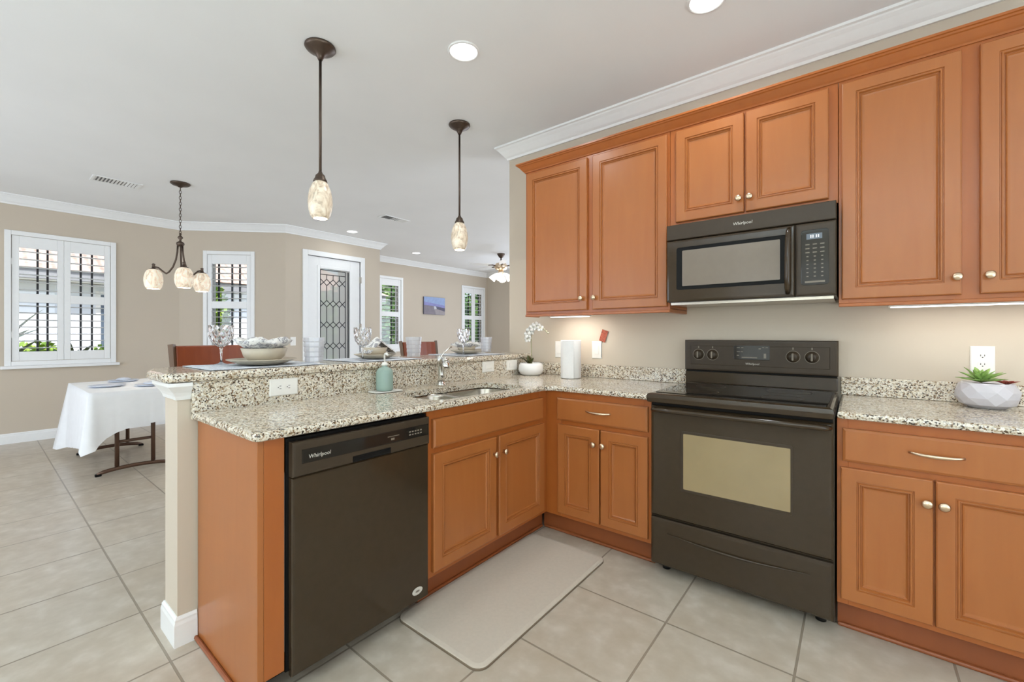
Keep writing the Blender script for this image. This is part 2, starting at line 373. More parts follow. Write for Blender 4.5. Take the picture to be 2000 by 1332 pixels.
def slab(mb, poly, z0, z1, hole=None, r=.012):                  # ccw polygon slab with rounded nosing and an optional ccw hole
    t = z1-z0; prof = [(r, z0), (r*.3, z0+r*.3), (0, z0+t*.45), (0, z1-t*.45), (r*.3, z1-r*.3), (r, z1)]
    rs = [[(x, y, z) for x, y in inset_poly(poly, i)] for i, z in prof]
    mb.rings(rs, True, hole is None, hole is None)
    if hole:
        for z, flip in ((z1, False), (z0, True)):
            out = inset_poly(poly, r); loops = [[Vector((x, y, z)) for x, y in out], [Vector((x, y, z)) for x, y in hole[::-1]]]
            allp = [tuple(p) for l in loops for p in l]; tris = tessellate_polygon(loops)
            fs = []
            for a, b, d in tris:
                A, B, D = (Vector(allp[i]) for i in (a, b, d)); up = (B-A).cross(D-A).z > 0
                fs.append((a, b, d) if up != flip else (a, d, b))
            mb.add(allp, fs)
        h = hole[::-1]; mb.rings([[(x, y, z0) for x, y in h], [(x, y, z1) for x, y in h]], True, False, False)
    return mb
def rpoly(x0, x1, y0, y1, r, n=6):
    out = []
    for cx, cy, a0 in ((x1-r, y0+r, -PI/2), (x1-r, y1-r, 0), (x0+r, y1-r, PI/2), (x0+r, y0+r, PI)):
        for k in range(n+1): a = a0+PI/2*k/n; out.append((cx+r*math.cos(a), cy+r*math.sin(a)))
    return out

# ------------------------------------------------------------------ dimensions
ZC = 2.79; XP, YF, YW, YU = -1.488, 2.205, 2.815, 2.49
XR1, XR2 = -.826, -.058
X1, X3 = -7.40, -6.40                     # dining wall and door wall
# ------------------------------------------------------------------ shell
struct('floor', MB().box(-8.2, 2.75, -3.15, 8.45, -.12, 0), 'tile', org=(0, 0, 0))
struct('ceiling', MB().box(-8.2, 2.75, -3.15, 8.45, ZC, ZC+.15), 'ceil')
F1 = fpen(X1); F3 = fpen(X3); F4 = fpen(-7.42); F2 = Fr((-7.40, 1.80, 0), (1, 1, 0))
wall('wall_dining', F1, -3.1, 1.80, 0, ZC, .16, [(.265, 1.085, .93, 2.33)])
wall('wall_bay', F2, 0, 2**.5, 0, ZC, .16, [(.37, .945, .93, 2.33)])
wall('wall_entry', F3, 2.80, 4.37, 0, ZC, .14, [(3.115, 3.995, 0, 2.42)])
struct('wall_return', MB().box(-7.56, -6.54, 4.25, 4.37, 0, ZC), 'wall')
wall('wall_living', F4, 4.37, 8.25, 0, ZC, .14, [(5.05, 5.56, .93, 2.33), (7.41, 8.11, .93, 2.33)])
struct('wall_far', MB().box(-7.56, 2.7, 8.25, 8.4, 0, ZC), 'wall')
struct('wall_range', MB().box(-2.272, 2.7, YW, YW+.12, 0, ZC), 'wall')
struct('wall_back', MB().box(-7.56, 2.7, -3.15, -3.0, 0, ZC), 'wall')
struct('wall_right', MB().box(2.6, 2.75, -3.0, 8.25, 0, ZC), 'wall')
struct('wall_peninsula', MB().box(-2.248, -2.078, .499, YW, 0, 1.034), 'wall')
CROWN = [(0, ZC-.105), (.012, ZC-.105), (.018, ZC-.09), (.03, ZC-.078), (.06, ZC-.04), (.075, ZC-.025), (.08, ZC-.018), (.092, ZC-.014), (.092, ZC), (0, ZC)]
struct('trim_1', sweep(MB(), [(X1, -3), (X1, 1.8), (X3, 2.8), (X3, 4.37), (-7.42, 4.37), (-7.42, 8.25), (2.6, 8.25)], CROWN), 'trim')
struct('trim_2', sweep(MB(), [(2.6, YW), (-2.272, YW), (-2.272, YW+.12), (2.6, YW+.12)], [(o, z) for o, z in CROWN], -1), 'trim')
BASE = [(0, 0), (.013, 0), (.013, .085), (.010, .097), (.010, .105), (.004, .115), (0, .115)]
struct('baseboard_dining', sweep(MB(), [(X1, -3), (X1, 1.8), (X3, 2.8), (X3, 3.04)], BASE), 'trim')
struct('baseboard_living', sweep(MB(), [(X3, 4.07), (X3, 4.37), (-7.42, 4.37), (-7.42, 8.25), (2.6, 8.25)], BASE), 'trim')
struct('baseboard_peninsula', sweep(MB(), [(-2.078, .562), (-2.078, .499), (-2.248, .499), (-2.248, 2.80)], BASE, -1), 'trim')
struct('baseboard_range', sweep(MB(), [(2.6, YW), (.565, YW)], BASE, -1), 'trim')
struct('trim_3', sweep(MB(), [(-2.078, .5405), (-2.078, .499), (-2.248, .499), (-2.248, 2.80)], [(0, .965), (.006, .965), (.010, .98), (.018, .995), (.030, 1.012), (.036, 1.02), (.036, 1.034), (0, 1.034)], -1), 'trim')
struct('ground', MB().box(-40, -7.57, -20, 30, -.3, -.14), 'concrete')

# ------------------------------------------------------------------ shuttered windows and the entry door
def shutter_window(n, F, u0, u1, v0, v1, panels, sill, tilt=.0, muntins=()):
    loc = F((u0+u1)/2, v0, 0); t = sthing('window_%d' % n, loc)
    fw = .05
    mb = MB(F)
    for a, b, e, f in ((u0, u0+fw, v0, v1), (u1-fw, u1, v0, v1), (u0+fw, u1-fw, v1-fw, v1), (u0+fw, u1-fw, v0, v0+fw)): mb.box(a, b, e, f, -.03, .022)
    obj('window_frame', mb, 'trim', t, .004)
    if sill: obj('window_sill', MB(F).box(u0-.03, u1+.03, v0-.035, v0, -.02, .06), 'trim', t, .006)
    obj('pane', MB(F).box(u0+fw, u1-fw, v0+fw, v1-fw, -.125, -.121), 'glass', t)
    gb = MB(F); vm = v0+(v1-v0)*.5
    for a, b, e, f in ((u0+fw, u0+fw+.035, v0+fw, v1-fw), (u1-fw-.035, u1-fw, v0+fw, v1-fw), (u0+fw+.035, u1-fw-.035, v1-fw-.03, v1-fw), (u0+fw+.035, u1-fw-.035, v0+fw, v0+fw+.03)): gb.box(a, b, e, f, -.14, -.105)
    obj('sash', gb, 'trim', t)
    for mu in muntins:
        obj('muntin', MB(F).box(mu-.009, mu+.009, v0+fw+.03, v1-fw-.03, -.12, -.10), 'lead', t)
    pu0, pu1 = u0+fw+.003, u1-fw-.003; pw = (pu1-pu0)/panels
    for k in range(panels):
        a, b = pu0+pw*k+.001, pu0+pw*(k+1)-.001; st = .055; e, f = v0+fw+.003, v1-fw-.003
        rt, rb = .13, .105; m0, m1 = 1.592, 1.692
        mb = MB(F)
        for q in ((a, a+st, e, f), (b-st, b, e, f), (a+st, b-st, f-rt, f), (a+st, b-st, e, e+rb), (a+st, b-st, m0, m1)): mb.box(*q, -.022, .008)
        p = obj('shutter_panel', mb, 'trim', t, .003)
        for lo, hi in ((e+rb, m0), (m1, f-rt)):
            nl = max(1, round((hi-lo)/.084)); d = (hi-lo)/nl
            for i in range(nl):
                v = lo+d*(i+.5); hw, ht = .040, .0048; ca, sa = math.cos(tilt), math.sin(tilt)
                sec = [(-hw, 0), (-hw*.5, -ht), (hw*.5, -ht), (hw, 0), (hw*.5, ht), (-hw*.5, ht)]
                rs = [[(uu, v+y*ca+x*sa, -.007+x*ca-y*sa) for x, y in sec] for uu in (a+st+.001, b-st-.001)]
                obj('louver', MB(F).rings(rs), 'trim', p)
        for hv in (v0+.35, v1-.35):
            if k == 0: obj('hinge', MB(F).box(a-.006, a+.012, hv-.035, hv+.035, .008, .0135), 'trim', p)
    return t
shutter_window(1, F1, .213, 1.138, .87, 2.395, 2, True, .05, (.47, .83, .55, .93))
shutter_window(2, F2, .318, .999, .87, 2.405, 1, False, .05, (.462, .64, .745))
shutter_window(3, F4, 5.00, 5.62, .87, 2.41, 1, False, .10, (5.42,))
shutter_window(4, F4, 7.345, 8.17, .87, 2.415, 2, False, .10, (7.70, 8.06))

d1 = sthing('door_1', F3(3.555, 0, 0))
mb = MB(F3)
for q in ((3.04, 3.115, 0, 2.495), (3.995, 4.07, 0, 2.495), (3.115, 3.995, 2.42, 2.495)): mb.box(*q, -.10, .022)
obj('door_casing', mb, 'trim', d1, .005)
GU0, GU1, GV0, GV1 = 3.30, 3.82, .30, 2.255
mb = MB(F3)
for q in ((3.12, GU0, .01, 2.415), (GU1, 3.99, .01, 2.415), (GU0, GU1, GV1, 2.415), (GU0, GU1, .01, GV0)): mb.box(*q, -.055, -.01)
slabo = obj('door_slab', mb, 'trim', d1, .003)
mb = MB(F3)
for q in ((GU0-.03, GU0+.012, GV0-.03, GV1+.03), (GU1-.012, GU1+.03, GV0-.03, GV1+.03), (GU0+.012, GU1-.012, GV1-.012, GV1+.03), (GU0+.012, GU1-.012, GV0-.03, GV0+.012)): mb.box(*q, -.058, -.002)
obj('glass_surround', mb, 'trim', d1, .004)
obj('door_glass', MB(F3).box(GU0+.012, GU1-.012, GV0+.012, GV1-.012, -.036, -.030), 'leadglass', d1)
mb = MB(F3)                                                     # leaded came pattern: border, long hexagons, diamonds
def came(a, b, r=.0058): mb.tube([(a[0], a[1], -.029), (b[0], b[1], -.029)], r, 6, False)
a0, a1, b0, b1 = GU0+.03, GU1-.075, GV0+.03, GV1-.03
for q in (((a0, b0), (a0, b1)), ((a1, b0), (a1, b1)), ((GU1-.035, b0), (GU1-.035, b1)), ((GU1-.018, b0), (GU1-.018, b1)), ((a0, b1), (a1, b1)), ((a0, b0), (a1, b0)), ((a0, b1-.07), (a1, b1-.07))): came(*q)
cw = (a1-a0)/4; hh = .33; dd = .05; vv = b1-.19
while vv > b0+.05:
    for k in range(5):
        u = a0+cw*k
        for s1, s2 in ((-1, 1), (1, 1), (-1, -1), (1, -1)):
            e = (u+s1*cw/2, vv); g = (u, vv+s2*dd)
            if a0-1e-6 <= e[0] <= a1+1e-6: came(g, e)
        if 0 < k < 3 or True:
            lo = max(vv-hh+dd, b0)
            if vv-dd > lo: came((u, vv-dd), (u, lo))
    vv -= hh
for k in range(1, 4): came((a0+cw*k, b1-.07), (a0+cw*k, b1-.14))
obj('leading', mb, 'lead', d1)
for hv in (2.12, 1.35, .35): obj('hinge', MB(F3).box(3.985, 4.003, hv-.05, hv+.05, -.012, .026), 'steel', d1)
obj('door_handle', MB(F3).lathe([(.012, -.01), (.012, .03), (.028, .034), (.03, .05), (.02, .062), (.002, .064)], (3.185, 1.0, 0)), 'nickel', d1)

# ------------------------------------------------------------------ cabinets
DOOR = [(0, 0), (0, .0145), (.0015, .0175), (.005, .0195), (.050, .0195), (.0520, .0150), (.0550, .0150), (.0575, .0188), (.0610, .0188), (.0640, .0095), (.0670, .0095), (.0690, .0125), (.0735, .0070), (.080, .0062)]
DRAW = [(0, 0), (0, .012), (.0015, .0150), (.010, .0195), (.02, .0195)]
def knob(F, u, v, w, parent):
    obj('knob', MB(F).lathe([(.0075, 0), (.0065, .010), (.0075, .014), (.0155, .018), (.0165, .022), (.013, .027), (.002, .0292)], (u, v, w), n=18), 'nickel', parent)
def pull(F, u, v, w, half, parent):
    pth = [(u+half*x, v-.002*(1-x*x), w+.004+.026*(1-abs(x)**2.4)) for x in [i/8 for i in range(-8, 9)]]
    obj('handle', MB(F).tube(pth, [.0045+.0025*(1-abs(i/8)) for i in range(-8, 9)], 8, True, .7), 'nickel', parent)
def door(F, u0, u1, v0, v1, parent, kn=None):
    d = obj('door', MB(F).panel(u0, u1, v0, v1, DOOR), 'wood', parent)
    if kn: knob(F, kn[0], kn[1], .0195, d)
    return d
FP = fpen(XP); FR = frange(YF); FU = frange(YU)
ZT = .882
def base_body(F, u0, u1, depth, parent, stiles, rails, name='body'):
    mb = MB(F); mb.box(u0, u1, .13, ZT, -depth, -.02)           # carcass
    for q in stiles: mb.box(q[0], q[1], .13, ZT, -.0195, 0)
    for q in rails: mb.box(*q, -.0193, -.0004)
    return obj(name, mb, 'woodd', parent, .001, 1)
# sink base cabinet, faces +X
t = thing('base_cabinet', FP(1.72, 0, -.2), 'Maple sink cabinet with plain false front, right of the black dishwasher', 'cabinet', 'maple base cabinets')
mb = MB(FP); mb.box(1.256, 2.203, .13, .68, -.56, -.02); mb.box(1.256, 1.275, .68, ZT, -.56, -.02); mb.box(2.18, 2.203, .68, ZT, -.56, -.02)
for q in ((1.256, 1.30), (2.135, 2.2049)): mb.box(*q, .13, ZT, -.0195, 0)
for q in ((1.30, 2.135, .845-.015, ZT), (1.30, 2.135, .68, .72), (1.30, 2.135, .13, .165), (1.70, 1.75, .165, .68)): mb.box(*q, -.0193, -.0004)
obj('body', mb, 'woodd', t, .001, 1)
obj('false_front', MB(FP).panel(1.283, 2.150, .712, .842, DRAW), 'wood', t)
door(FP, 1.283, 1.714, .155, .686, t, (1.692, .600)); door(FP, 1.737, 2.158, .155, .686, t, (1.770, .600))
obj('toe_kick', MB(FP).box(1.256, 2.27, .0, .13, -.095, -.075), 'toe', t); obj('shoe_moulding', MB(FP).box(1.256, 2.26, 0, .018, -.075, -.060), 'toe', t, .008)
# corner cabinet left of the range, faces -Y
t = thing('base_cabinet', FR(-1.15, 0, -.2), 'Maple cabinet with one drawer between inside corner and range', 'cabinet', 'maple base cabinets')
base_body(FR, -1.50, XR1-.002, .58, t, ((-1.5, -1.38), (-.865, XR1-.002)), ((-1.38, -.865, .835, ZT), (-1.38, -.865, .68, .72), (-1.38, -.865, .13, .165)))
d = obj('drawer', MB(FR).panel(-1.402, -.842, .712, .845, DRAW), 'wood', t); pull(FR, -1.124, .784, .0195, .076, d)
door(FR, -1.396, -1.121, .155, .686, t, (-1.150, .603)); door(FR, -1.113, -.842, .155, .686, t, (-1.093, .603))
obj('toe_kick', MB(FR).box(-1.555, XR1-.002, 0, .13, -.095, -.075), 'toe', t); obj('shoe_moulding', MB(FR).box(-1.545, XR1-.002, 0, .018, -.075, -.060), 'toe', t, .008)
# right base cabinet
t = thing('base_cabinet', FR(.25, 0, -.2), 'Maple cabinet with one wide drawer to the right of the range', 'cabinet', 'maple base cabinets')
base_body(FR, XR2+.002, .56, .60, t, ((XR2+.002, -.02), (.52, .56)), ((-.02, .52, .835, ZT), (-.02, .52, .68, .72), (-.02, .52, .13, .165), (.21, .245, .165, .68)))
d = obj('drawer', MB(FR).panel(-.038, .535, .712, .845, DRAW), 'wood', t); pull(FR, .232, .783, .0195, .073, d)
door(FR, -.044, .225, .155, .688, t, (.207, .604)); door(FR, .232, .535, .155, .688, t, (.252, .604))
obj('toe_kick', MB(FR).box(XR2+.002, .56, 0, .13, -.095, -.075), 'toe', t); obj('shoe_moulding', MB(FR).box(XR2+.002, .56, 0, .018, -.075, -.060), 'toe', t, .008)
# end panel of the peninsula
t = thing('end_panel', (-1.78, .6, 0), 'Maple end panel closing the counter left of the dishwasher', 'panel')
mb = MB(); mb.box(-2.07, XP, .564, .583, .0, ZT); obj('panel', mb, 'wood', t, .001, 1)
mb = MB(); mb.box(XP-.02, XP, .5835, .647, .10, ZT); obj('stile', mb, 'woodd', t, .001, 1)
obj('shoe_moulding', MB().box(-2.07, XP, .549, .564, 0, .018), 'toe', t, .008)
obj('edge_strip', MB().box(XP-.012, XP-.006, .6475, .6495, .16, .76), 'white', t)
# wall cabinets
UZ0, UZ1 = 1.362, 2.40
def upper(u0, u1, v0, label, doors, stiles):
    t = thing('wall_cabinet', FU((u0+u1)/2, v0, -.16), label, 'cabinet', 'maple wall cabinets')
    mb = MB(FU); mb.box(u0, u1, v0+.012, UZ1, -.322, -.02)
    for q in stiles: mb.box(q[0], q[1], v0, UZ1, -.0195, 0)
    mb.box(u0+.001, u1-.001, UZ1-.05, UZ1, -.0193, -.0004); mb.box(u0+.001, u1-.001, v0, v0+.035, -.0193, -.0004)
    obj('body', mb, 'woodd', t, .001, 1)
    for q, k in doors: door(FU, *q, t, k)
    return t
t = upper(-1.856, XR1-.001, UZ0, 'Tall two-door maple wall cabinet at the left end, above the white orchid', [((-1.836, -1.353, 1.384, 2.368), (-1.390, 1.458)), ((-1.313, -.839, 1.384, 2.368), (-1.297, 1.458))], ((-1.856, -1.81), (-1.37, -1.30), (-.865, XR1-.001)))
obj('light_rail', MB(FU).box(-1.858, XR1-.001, UZ0-.012, UZ0+.004, -.022, .006), 'woodd', t, .003)
obj('light_rail', MB(FU).box(-1.858, -1.84, UZ0-.012, UZ0+.004, -.15, -.0225), 'woodd', t, .003)
obj('light_rail', MB(FU).box(-.86, XR1-.001, UZ0-.012, UZ0+.01, -.32, -.0225), 'woodd', t, .003)
upper(XR1+.001, XR2-.001, 1.832, 'Short two-door maple wall cabinet directly above the black microwave', [((-.790, -.446, 1.855, 2.368), (-.468, 1.925)), ((-.437, -.094, 1.855, 2.368), (-.418, 1.925))], ((XR1+.001, -.77), (-.115, XR2-.001), (-.47, -.41)))
t = upper(XR2+.001, .80, UZ0, 'Tall two-door maple wall cabinet at the right, above the small succulent', [((-.046, .337, 1.384, 2.368), (.322, 1.455)), ((.388, .782, 1.384, 2.368), (.411, 1.455))], ((XR2+.001, -.02), (.32, .405), (.76, .80)))
obj('light_rail', MB(FU).box(XR2+.001, .80, UZ0-.012, UZ0+.004, -.022, .006), 'woodd', t, .003)
single('cabinet_crown', sweep(MB(), [(.80, YU), (-1.856, YU), (-1.856, YW-.01)], [(.0005, 2.385), (.006, 2.385), (.010, 2.392), (.016, 2.398), (.022, 2.405), (.038, 2.425), (.044, 2.428), (.048, 2.434), (.054, 2.436), (.054, 2.446), (.0005, 2.446)], -1), 'woodd', 'Stained wood crown moulding running along the tops of the wall cabinets', 'moulding')

# ------------------------------------------------------------------ stone
XG, YG, YE = -1.452, 2.168, .541
sinkhole = rpoly(-1.875, -1.515, 1.345, 2.065, .09)
arc = [(XG+.05-.05*math.sin(a), YG-.05+.05*math.cos(a)) for a in [PI/2*(1-k/5) for k in range(6)]]
poly = [(-2.053, YE)]+[(XG-.02, YE), (XG-.006, YE+.006), (XG, YE+.02)]+arc+[(XR1-.003, YG), (XR1-.003, YW-.001), (-2.053, YW-.001)]
single('countertop', slab(MB(), poly, .884, .914, sinkhole), 'granite', 'L-shaped speckled beige granite countertop holding the double sink', 'countertop', 'granite counters')
single('countertop', slab(MB(), [(XR2+.003, YG), (.60, YG), (.60, YW-.001), (XR2+.003, YW-.001)], .884, .914), 'granite', 'Straight speckled granite countertop right of the range under the succulent', 'countertop', 'granite counters')
single('backsplash', MB().box(-2.0525, XR1-.003, YW-.02, YW-.0005, .9145, 1.005), 'granite', 'Low granite backsplash strip on the wall left of the range', 'backsplash', bevel=.003)
single('backsplash', MB().box(XR2+.003, .60, YW-.02, YW-.0005, .9145, 1.005), 'granite', 'Low granite backsplash strip on the wall right of the range', 'backsplash', bevel=.003)
single('backsplash', MB().box(-2.0745, -2.0535, YE, YW-.001, .884, 1.0345), 'granite', 'Tall granite riser with outlets between counter and raised bar', 'backsplash', bevel=.002)
barp = [(-2.06, .447), (-2.035, .472), (-2.035, YW-.001), (-2.50, YW-.001), (-2.50, .60), (-2.488, .555), (-2.46, .515), (-2.41, .475), (-2.30, .447)]
barp = [(x, y) for x, y in barp]
def ccw(p): return p if sum(p[i-1][0]*p[i][1]-p[i][0]*p[i-1][1] for i in range(len(p))) > 0 else p[::-1]
single('bar_counter', slab(MB(), ccw(barp), 1.0355, 1.072, None, .014), 'granite', 'Raised granite bar top laid with place settings', 'countertop', 'granite counters')

# ------------------------------------------------------------------ sink and faucet
t = thing('sink', (-1.695, 1.70, .70), 'Stainless double-bowl sink set under the granite beside the faucet', 'sink')
for y0, y1 in ((1.335, 1.655), (1.685, 2.075)):
    rs = []
    for i, z in ((-.012, .8835), (.0, .8835), (.003, .87), (.006, .74), (.03, .712), (.12, .708)):
        rs.append([(x, y, z) for x, y in rpoly(-1.885+i, -1.505-i, y0+i, y1-i, max(.075-i*.4, .02))])
    obj('bowl', MB().rings(rs[::1], True, False, True, True), 'steel', t)
    obj('drain', MB().lathe([(.045, .709), (.04, .713), (.02, .711), (.002, .711)], (-1.72, (y0+y1)/2, 0)), 'chrome', t)
t = thing('faucet', (-1.955, 1.765, .914), 'Chrome single-lever faucet standing behind the double sink', 'faucet')
fx, fy = -1.955, 1.765
obj('base', MB().lathe([(.032, .9145), (.031, .924), (.024, .932), (.022, .94)], (fx, fy, 0)), 'chrome', t)
obj('body', MB().lathe([(.021, .94), (.019, .98), (.021, 1.02), (.025, 1.045), (.027, 1.07), (.022, 1.09), (.010, 1.10), (.002, 1.101)], (fx, fy, 0)), 'chrome', t)
sd_ = Vector((.84, -.54, 0)); Q = lambda r, z: tuple(Vector((fx, fy, z))+sd_*r)
s_ = obj('spout', MB().tube([Q(.008, 1.04), Q(.04, 1.068), (Q(.085, 1.082)), Q(.125, 1.076), Q(.15, 1.062)], [.018, .016, .0155, .017, .018], 12), 'chrome', t)
obj('spray_head', MB().tube([Q(.143, 1.066), Q(.162, 1.046), Q(.170, 1.026)], [.0185, .023, .021], 14), 'chrome', s_)
obj('lever', MB().tube([(fx, fy, 1.095), (fx+.002, fy+.02, 1.112), (fx+.004, fy+.05, 1.134), (fx+.006, fy+.075, 1.146)], [.009, .007, .0065, .009], 10, True, .6), 'chrome', t)

# ------------------------------------------------------------------ dishwasher
FD = fpen(XP+.024)
t = thing('dishwasher', (XP-.25, .951, 0), 'Black built-in dishwasher under the peninsula counter', 'dishwasher')
obj('cabinet', MB().box(-2.04, XP-.002, .6515, 1.2525, .09, .872), 'blackd', t)
obj('toe_panel', MB().box(-2.04, XP-.13, .655, 1.25, 0, .088), 'blackd', t)
d = obj('door', MB(FD).panel(.661, 1.2475, .078, .742, [(0, -.024), (0, -.004), (.004, 0), (.01, .0005)]), 'black', t)
obj('badge', MB(FD).rings([[(1.185+.027*math.cos(a)*k, .125+.0155*math.sin(a)*k, w) for a in [2*PI*i/28 for i in range(28)]] for k, w in ((1, .0004), (1, .0022), (.96, .0026))]), 'mark', d)
obj('badge_oval', MB(FD).rings([[(1.185+.011*math.cos(a)*k, .125+.0045*math.sin(a)*k, w) for a in [2*PI*i/24 for i in range(24)]] for k, w in ((1, .0026), (1, .0032))]), 'markd', d)
p = obj('control_panel', MB(FD).panel(.661, 1.2475, .7445, .862, [(0, -.024), (0, .002), (.004, .007), (.01, .0075)]), 'blackm', t)
obj('control_strip', MB(FD).panel(.690, 1.238, .786, .834, [(0, .0070), (0, .0086), (.003, .009)]), 'blackg', p)
h = obj('handle', MB(FD).panel(.878, 1.045, .7475, .770, [(0, .0076), (0, .0092), (.004, .0092), (.006, .0079)]), 'blackd', p)
words('logo', 'Whirlpool', FD, .752, .806, .0092, .019, 'mark', p, .12)
for i in range(5):
    for k in range(2):
        obj('button_mark', MB(FD).box(1.135+i*.0145, 1.144+i*.0145, .800+k*.012, .8055+k*.012, .009, .0095), 'markd', p)
obj('button_mark', MB(FD).box(1.046, 1.062, .798, .806, .009, .0095), 'markd', p); obj('button_mark', MB(FD).box(1.03, 1.085, .812, .8145, .009, .0095), 'markd', p)

# ------------------------------------------------------------------ range
t = thing('range', (-.44, 2.5, 0), 'Black freestanding electric range with glass cooktop and oven window', 'range')
RX0, RX1 = -.821, -.063; FO = frange(2.168)
obj('body', MB().box(RX0, RX1, 2.195, 2.80, .045, .881), 'blackm', t)
ct = MB(); slab(ct, [(RX0-.001, 2.118), (RX1+.001, 2.118), (RX1+.001, 2.745), (RX0-.001, 2.745)], .882, .929, None, .014); ct = obj('cooktop', ct, 'black', t)
obj('glass_top', MB().prism(rpoly(RX0+.022, RX1-.022, 2.175, 2.715, .02), .9292, .9318), 'blackg', ct)
for bx, by, br in ((-.63, 2.32, .10), (-.26, 2.32, .085), (-.63, 2.58, .078), (-.26, 2.58, .10)):
    mb = MB(); mb.rings([[(bx+r*math.cos(a), by+r*math.sin(a), z) for a in [2*PI*i/40 for i in range(40)]] for r, z in ((br, .9318), (br, .93195), (br-.004, .93195), (br-.004, .9318))], True, False, False); obj('burner_ring', mb, 'blackm', ct)
d = obj('oven_door', MB(FO).panel(RX0+.004, RX1-.004, .305, .862, [(0, -.026), (0, -.006), (.006, 0), (.015, .001)]), 'black', t)
obj('window_trim', MB(FO).rrect(-.668, -.205, .452, .750, .006, [(0, .0008), (0, .0022), (.004, .0026)]), 'blackm', d)
obj('oven_window', MB(FO).rrect(-.655, -.213, .466, .737, .004, [(0, .0024), (0, .0034), (.002, .0036)]), 'ovenglass', d)
hd = [(RX0+.02, .842, .0), (RX0+.03, .846, .034), (RX0+.06, .848, .044)]+[(x, .848, .046) for x in (-.7, -.44, -.18)]+[(RX1-.06, .848, .044), (RX1-.03, .846, .034), (RX1-.02, .842, 0)]
obj('handle', MB(FO).tube(hd, .0125, 10, True, 1.15), 'black', d)
obj('vent_gap', MB(FO).box(RX0+.006, RX1-.006, .864, .8815, -.028, -.006), 'blackd', t)
d = obj('storage_drawer', MB(FO).panel(RX0+.004, RX1-.004, .058, .292, [(0, -.026), (0, -.006), (.006, 0), (.015, .001)]), 'black', t)
pt = [(-.735+.59*k/14, .226-.018*math.sin(PI*k/14), .003+.004*math.sin(PI*k/14)) for k in range(15)]
obj('pull_lip', MB(FO).tube(pt, [.001+.0055*math.sin(PI*k/14) for k in range(15)], 8), 'black', d)
for fx_ in (RX0+.05, RX1-.05):
    for fy_ in (2.27, 2.76): obj('foot', MB().lathe([(.02, 0), (.02, .012), (.01, .016), (.01, .05)], (fx_, fy_, 0), n=14), 'blackd', t)
FB = frange(2.742)
bgd = obj('backguard', MB(FB).panel(RX0+.001, RX1-.001, 1.008, 1.19, [(0, -.066), (0, -.006), (.004, .0), (.012, .001), (.034, .001), (.036, -.001)]), 'blackm', t)
obj('backguard_base', MB(FB).box(RX0+.003, RX1-.003, .93, .999, -.066, -.008), 'black', t, .004)
obj('backguard_gap', MB(FB).box(RX0+.006, RX1-.006, .9995, 1.0075, -.06, -.02), 'blackd', t)
for ku in (-.739, -.660, -.258, -.174):
    k = obj('knob', MB(FB).lathe([(.030, -.001), (.030, .002), (.0225, .003), (.021, .016), (.018, .020), (.002, .0205)], (ku, 1.103, 0), n=24), 'blackm', bgd)
    obj('knob_ring', MB(FB).rings([[(ku+r*math.cos(a), 1.103+r*math.sin(a), w) for a in [2*PI*i/32 for i in range(32)]] for r, w in ((.033, -.001), (.033, .0014), (.0305, .0018), (.0305, -.001))], True, False, False), 'markd', k)
    obj('knob_grip', MB(FB).box(ku-.0045, ku+.0045, 1.083, 1.123, .020, .030), 'markd', k, .003)
    obj('knob_mark', MB(FB).box(ku-.003, ku+.003, 1.141, 1.153, -.0008, .0002), 'markd', bgd)
dp = obj('display_panel', MB(FB).rrect(-.545, -.366, 1.080, 1.160, .004, [(0, -.001), (0, .0008), (.002, .0012)]), 'blackg', bgd)
for i, (u, v, w_, h_) in enumerate(((-.530, 1.145, .016, .004), (-.508, 1.145, .012, .004), (-.53, 1.123, .016, .004), (-.51, 1.123, .012, .004), (-.53, 1.101, .012, .005), (-.505, 1.090, .078, .005), (-.42, 1.14, .012, .005), (-.403, 1.147, .01, .004), (-.386, 1.147, .012, .004), (-.395, 1.09, .012, .026))):
    obj('button_mark', MB(FB).box(u, u+w_, v, v+h_, .0012, .0016), 'markd', dp)
words('logo', 'Whirlpool', FB, -.452, 1.056, -.0006, .0165, 'mark', bgd, .12)
obj('lettering', MB(FB).box(-.70, -.683, 1.04, 1.0425, -.0009, -.0005), 'markd', bgd); obj('lettering', MB(FB).box(-.235, -.212, 1.04, 1.0425, -.0009, -.0005), 'markd', bgd)

# ------------------------------------------------------------------ microwave
FM = frange(2.42); MX0, MX1 = -.822, -.064
t = thing('microwave', (-.443, 2.6, 1.40), 'Black over-the-range microwave under the short wall cabinet', 'microwave')
obj('body', MB().box(MX0, MX1, 2.452, 2.80, 1.402, 1.829), 'blackm', t)
obj('underside', MB().box(MX0+.01, MX1-.01, 2.46, 2.79, 1.388, 1.4015), 'steel', t)
p = obj('vent_grille', MB(FM).panel(MX0, MX1, 1.746, 1.829, [(0, -.0315), (0, -.002), (.003, .001), (.008, .0012)]), 'blackm', t)
words('logo', 'Whirlpool', FM, -.442, 1.786, .0016, .021, 'mark', p, .12)
d = obj('door', MB(FM).panel(MX0, -.222, 1.404, 1.741, [(0, -.0315), (0, -.004), (.004, 0), (.012, .001)]), 'black', t)
obj('window_frame', MB(FM).rrect(-.768, -.252, 1.468, 1.700, .012, [(0, .0008), (0, .002), (.004, .0012)]), 'blackd', d)
obj('window', MB(FM).rrect(-.737, -.280, 1.487, 1.681, .004, [(0, .0014), (0, .003), (.002, .0032)]), 'micglass', d)
hp = [(-.243, 1.725, .002), (-.244, 1.705, .024), (-.245, 1.66, .036), (-.246, 1.57, .040), (-.247, 1.48, .036), (-.248, 1.44, .024), (-.249, 1.42, .002)]
obj('handle', MB(FM).tube(hp, [.010, .012, .0125, .0125, .0125, .012, .010], 12), 'black', d)
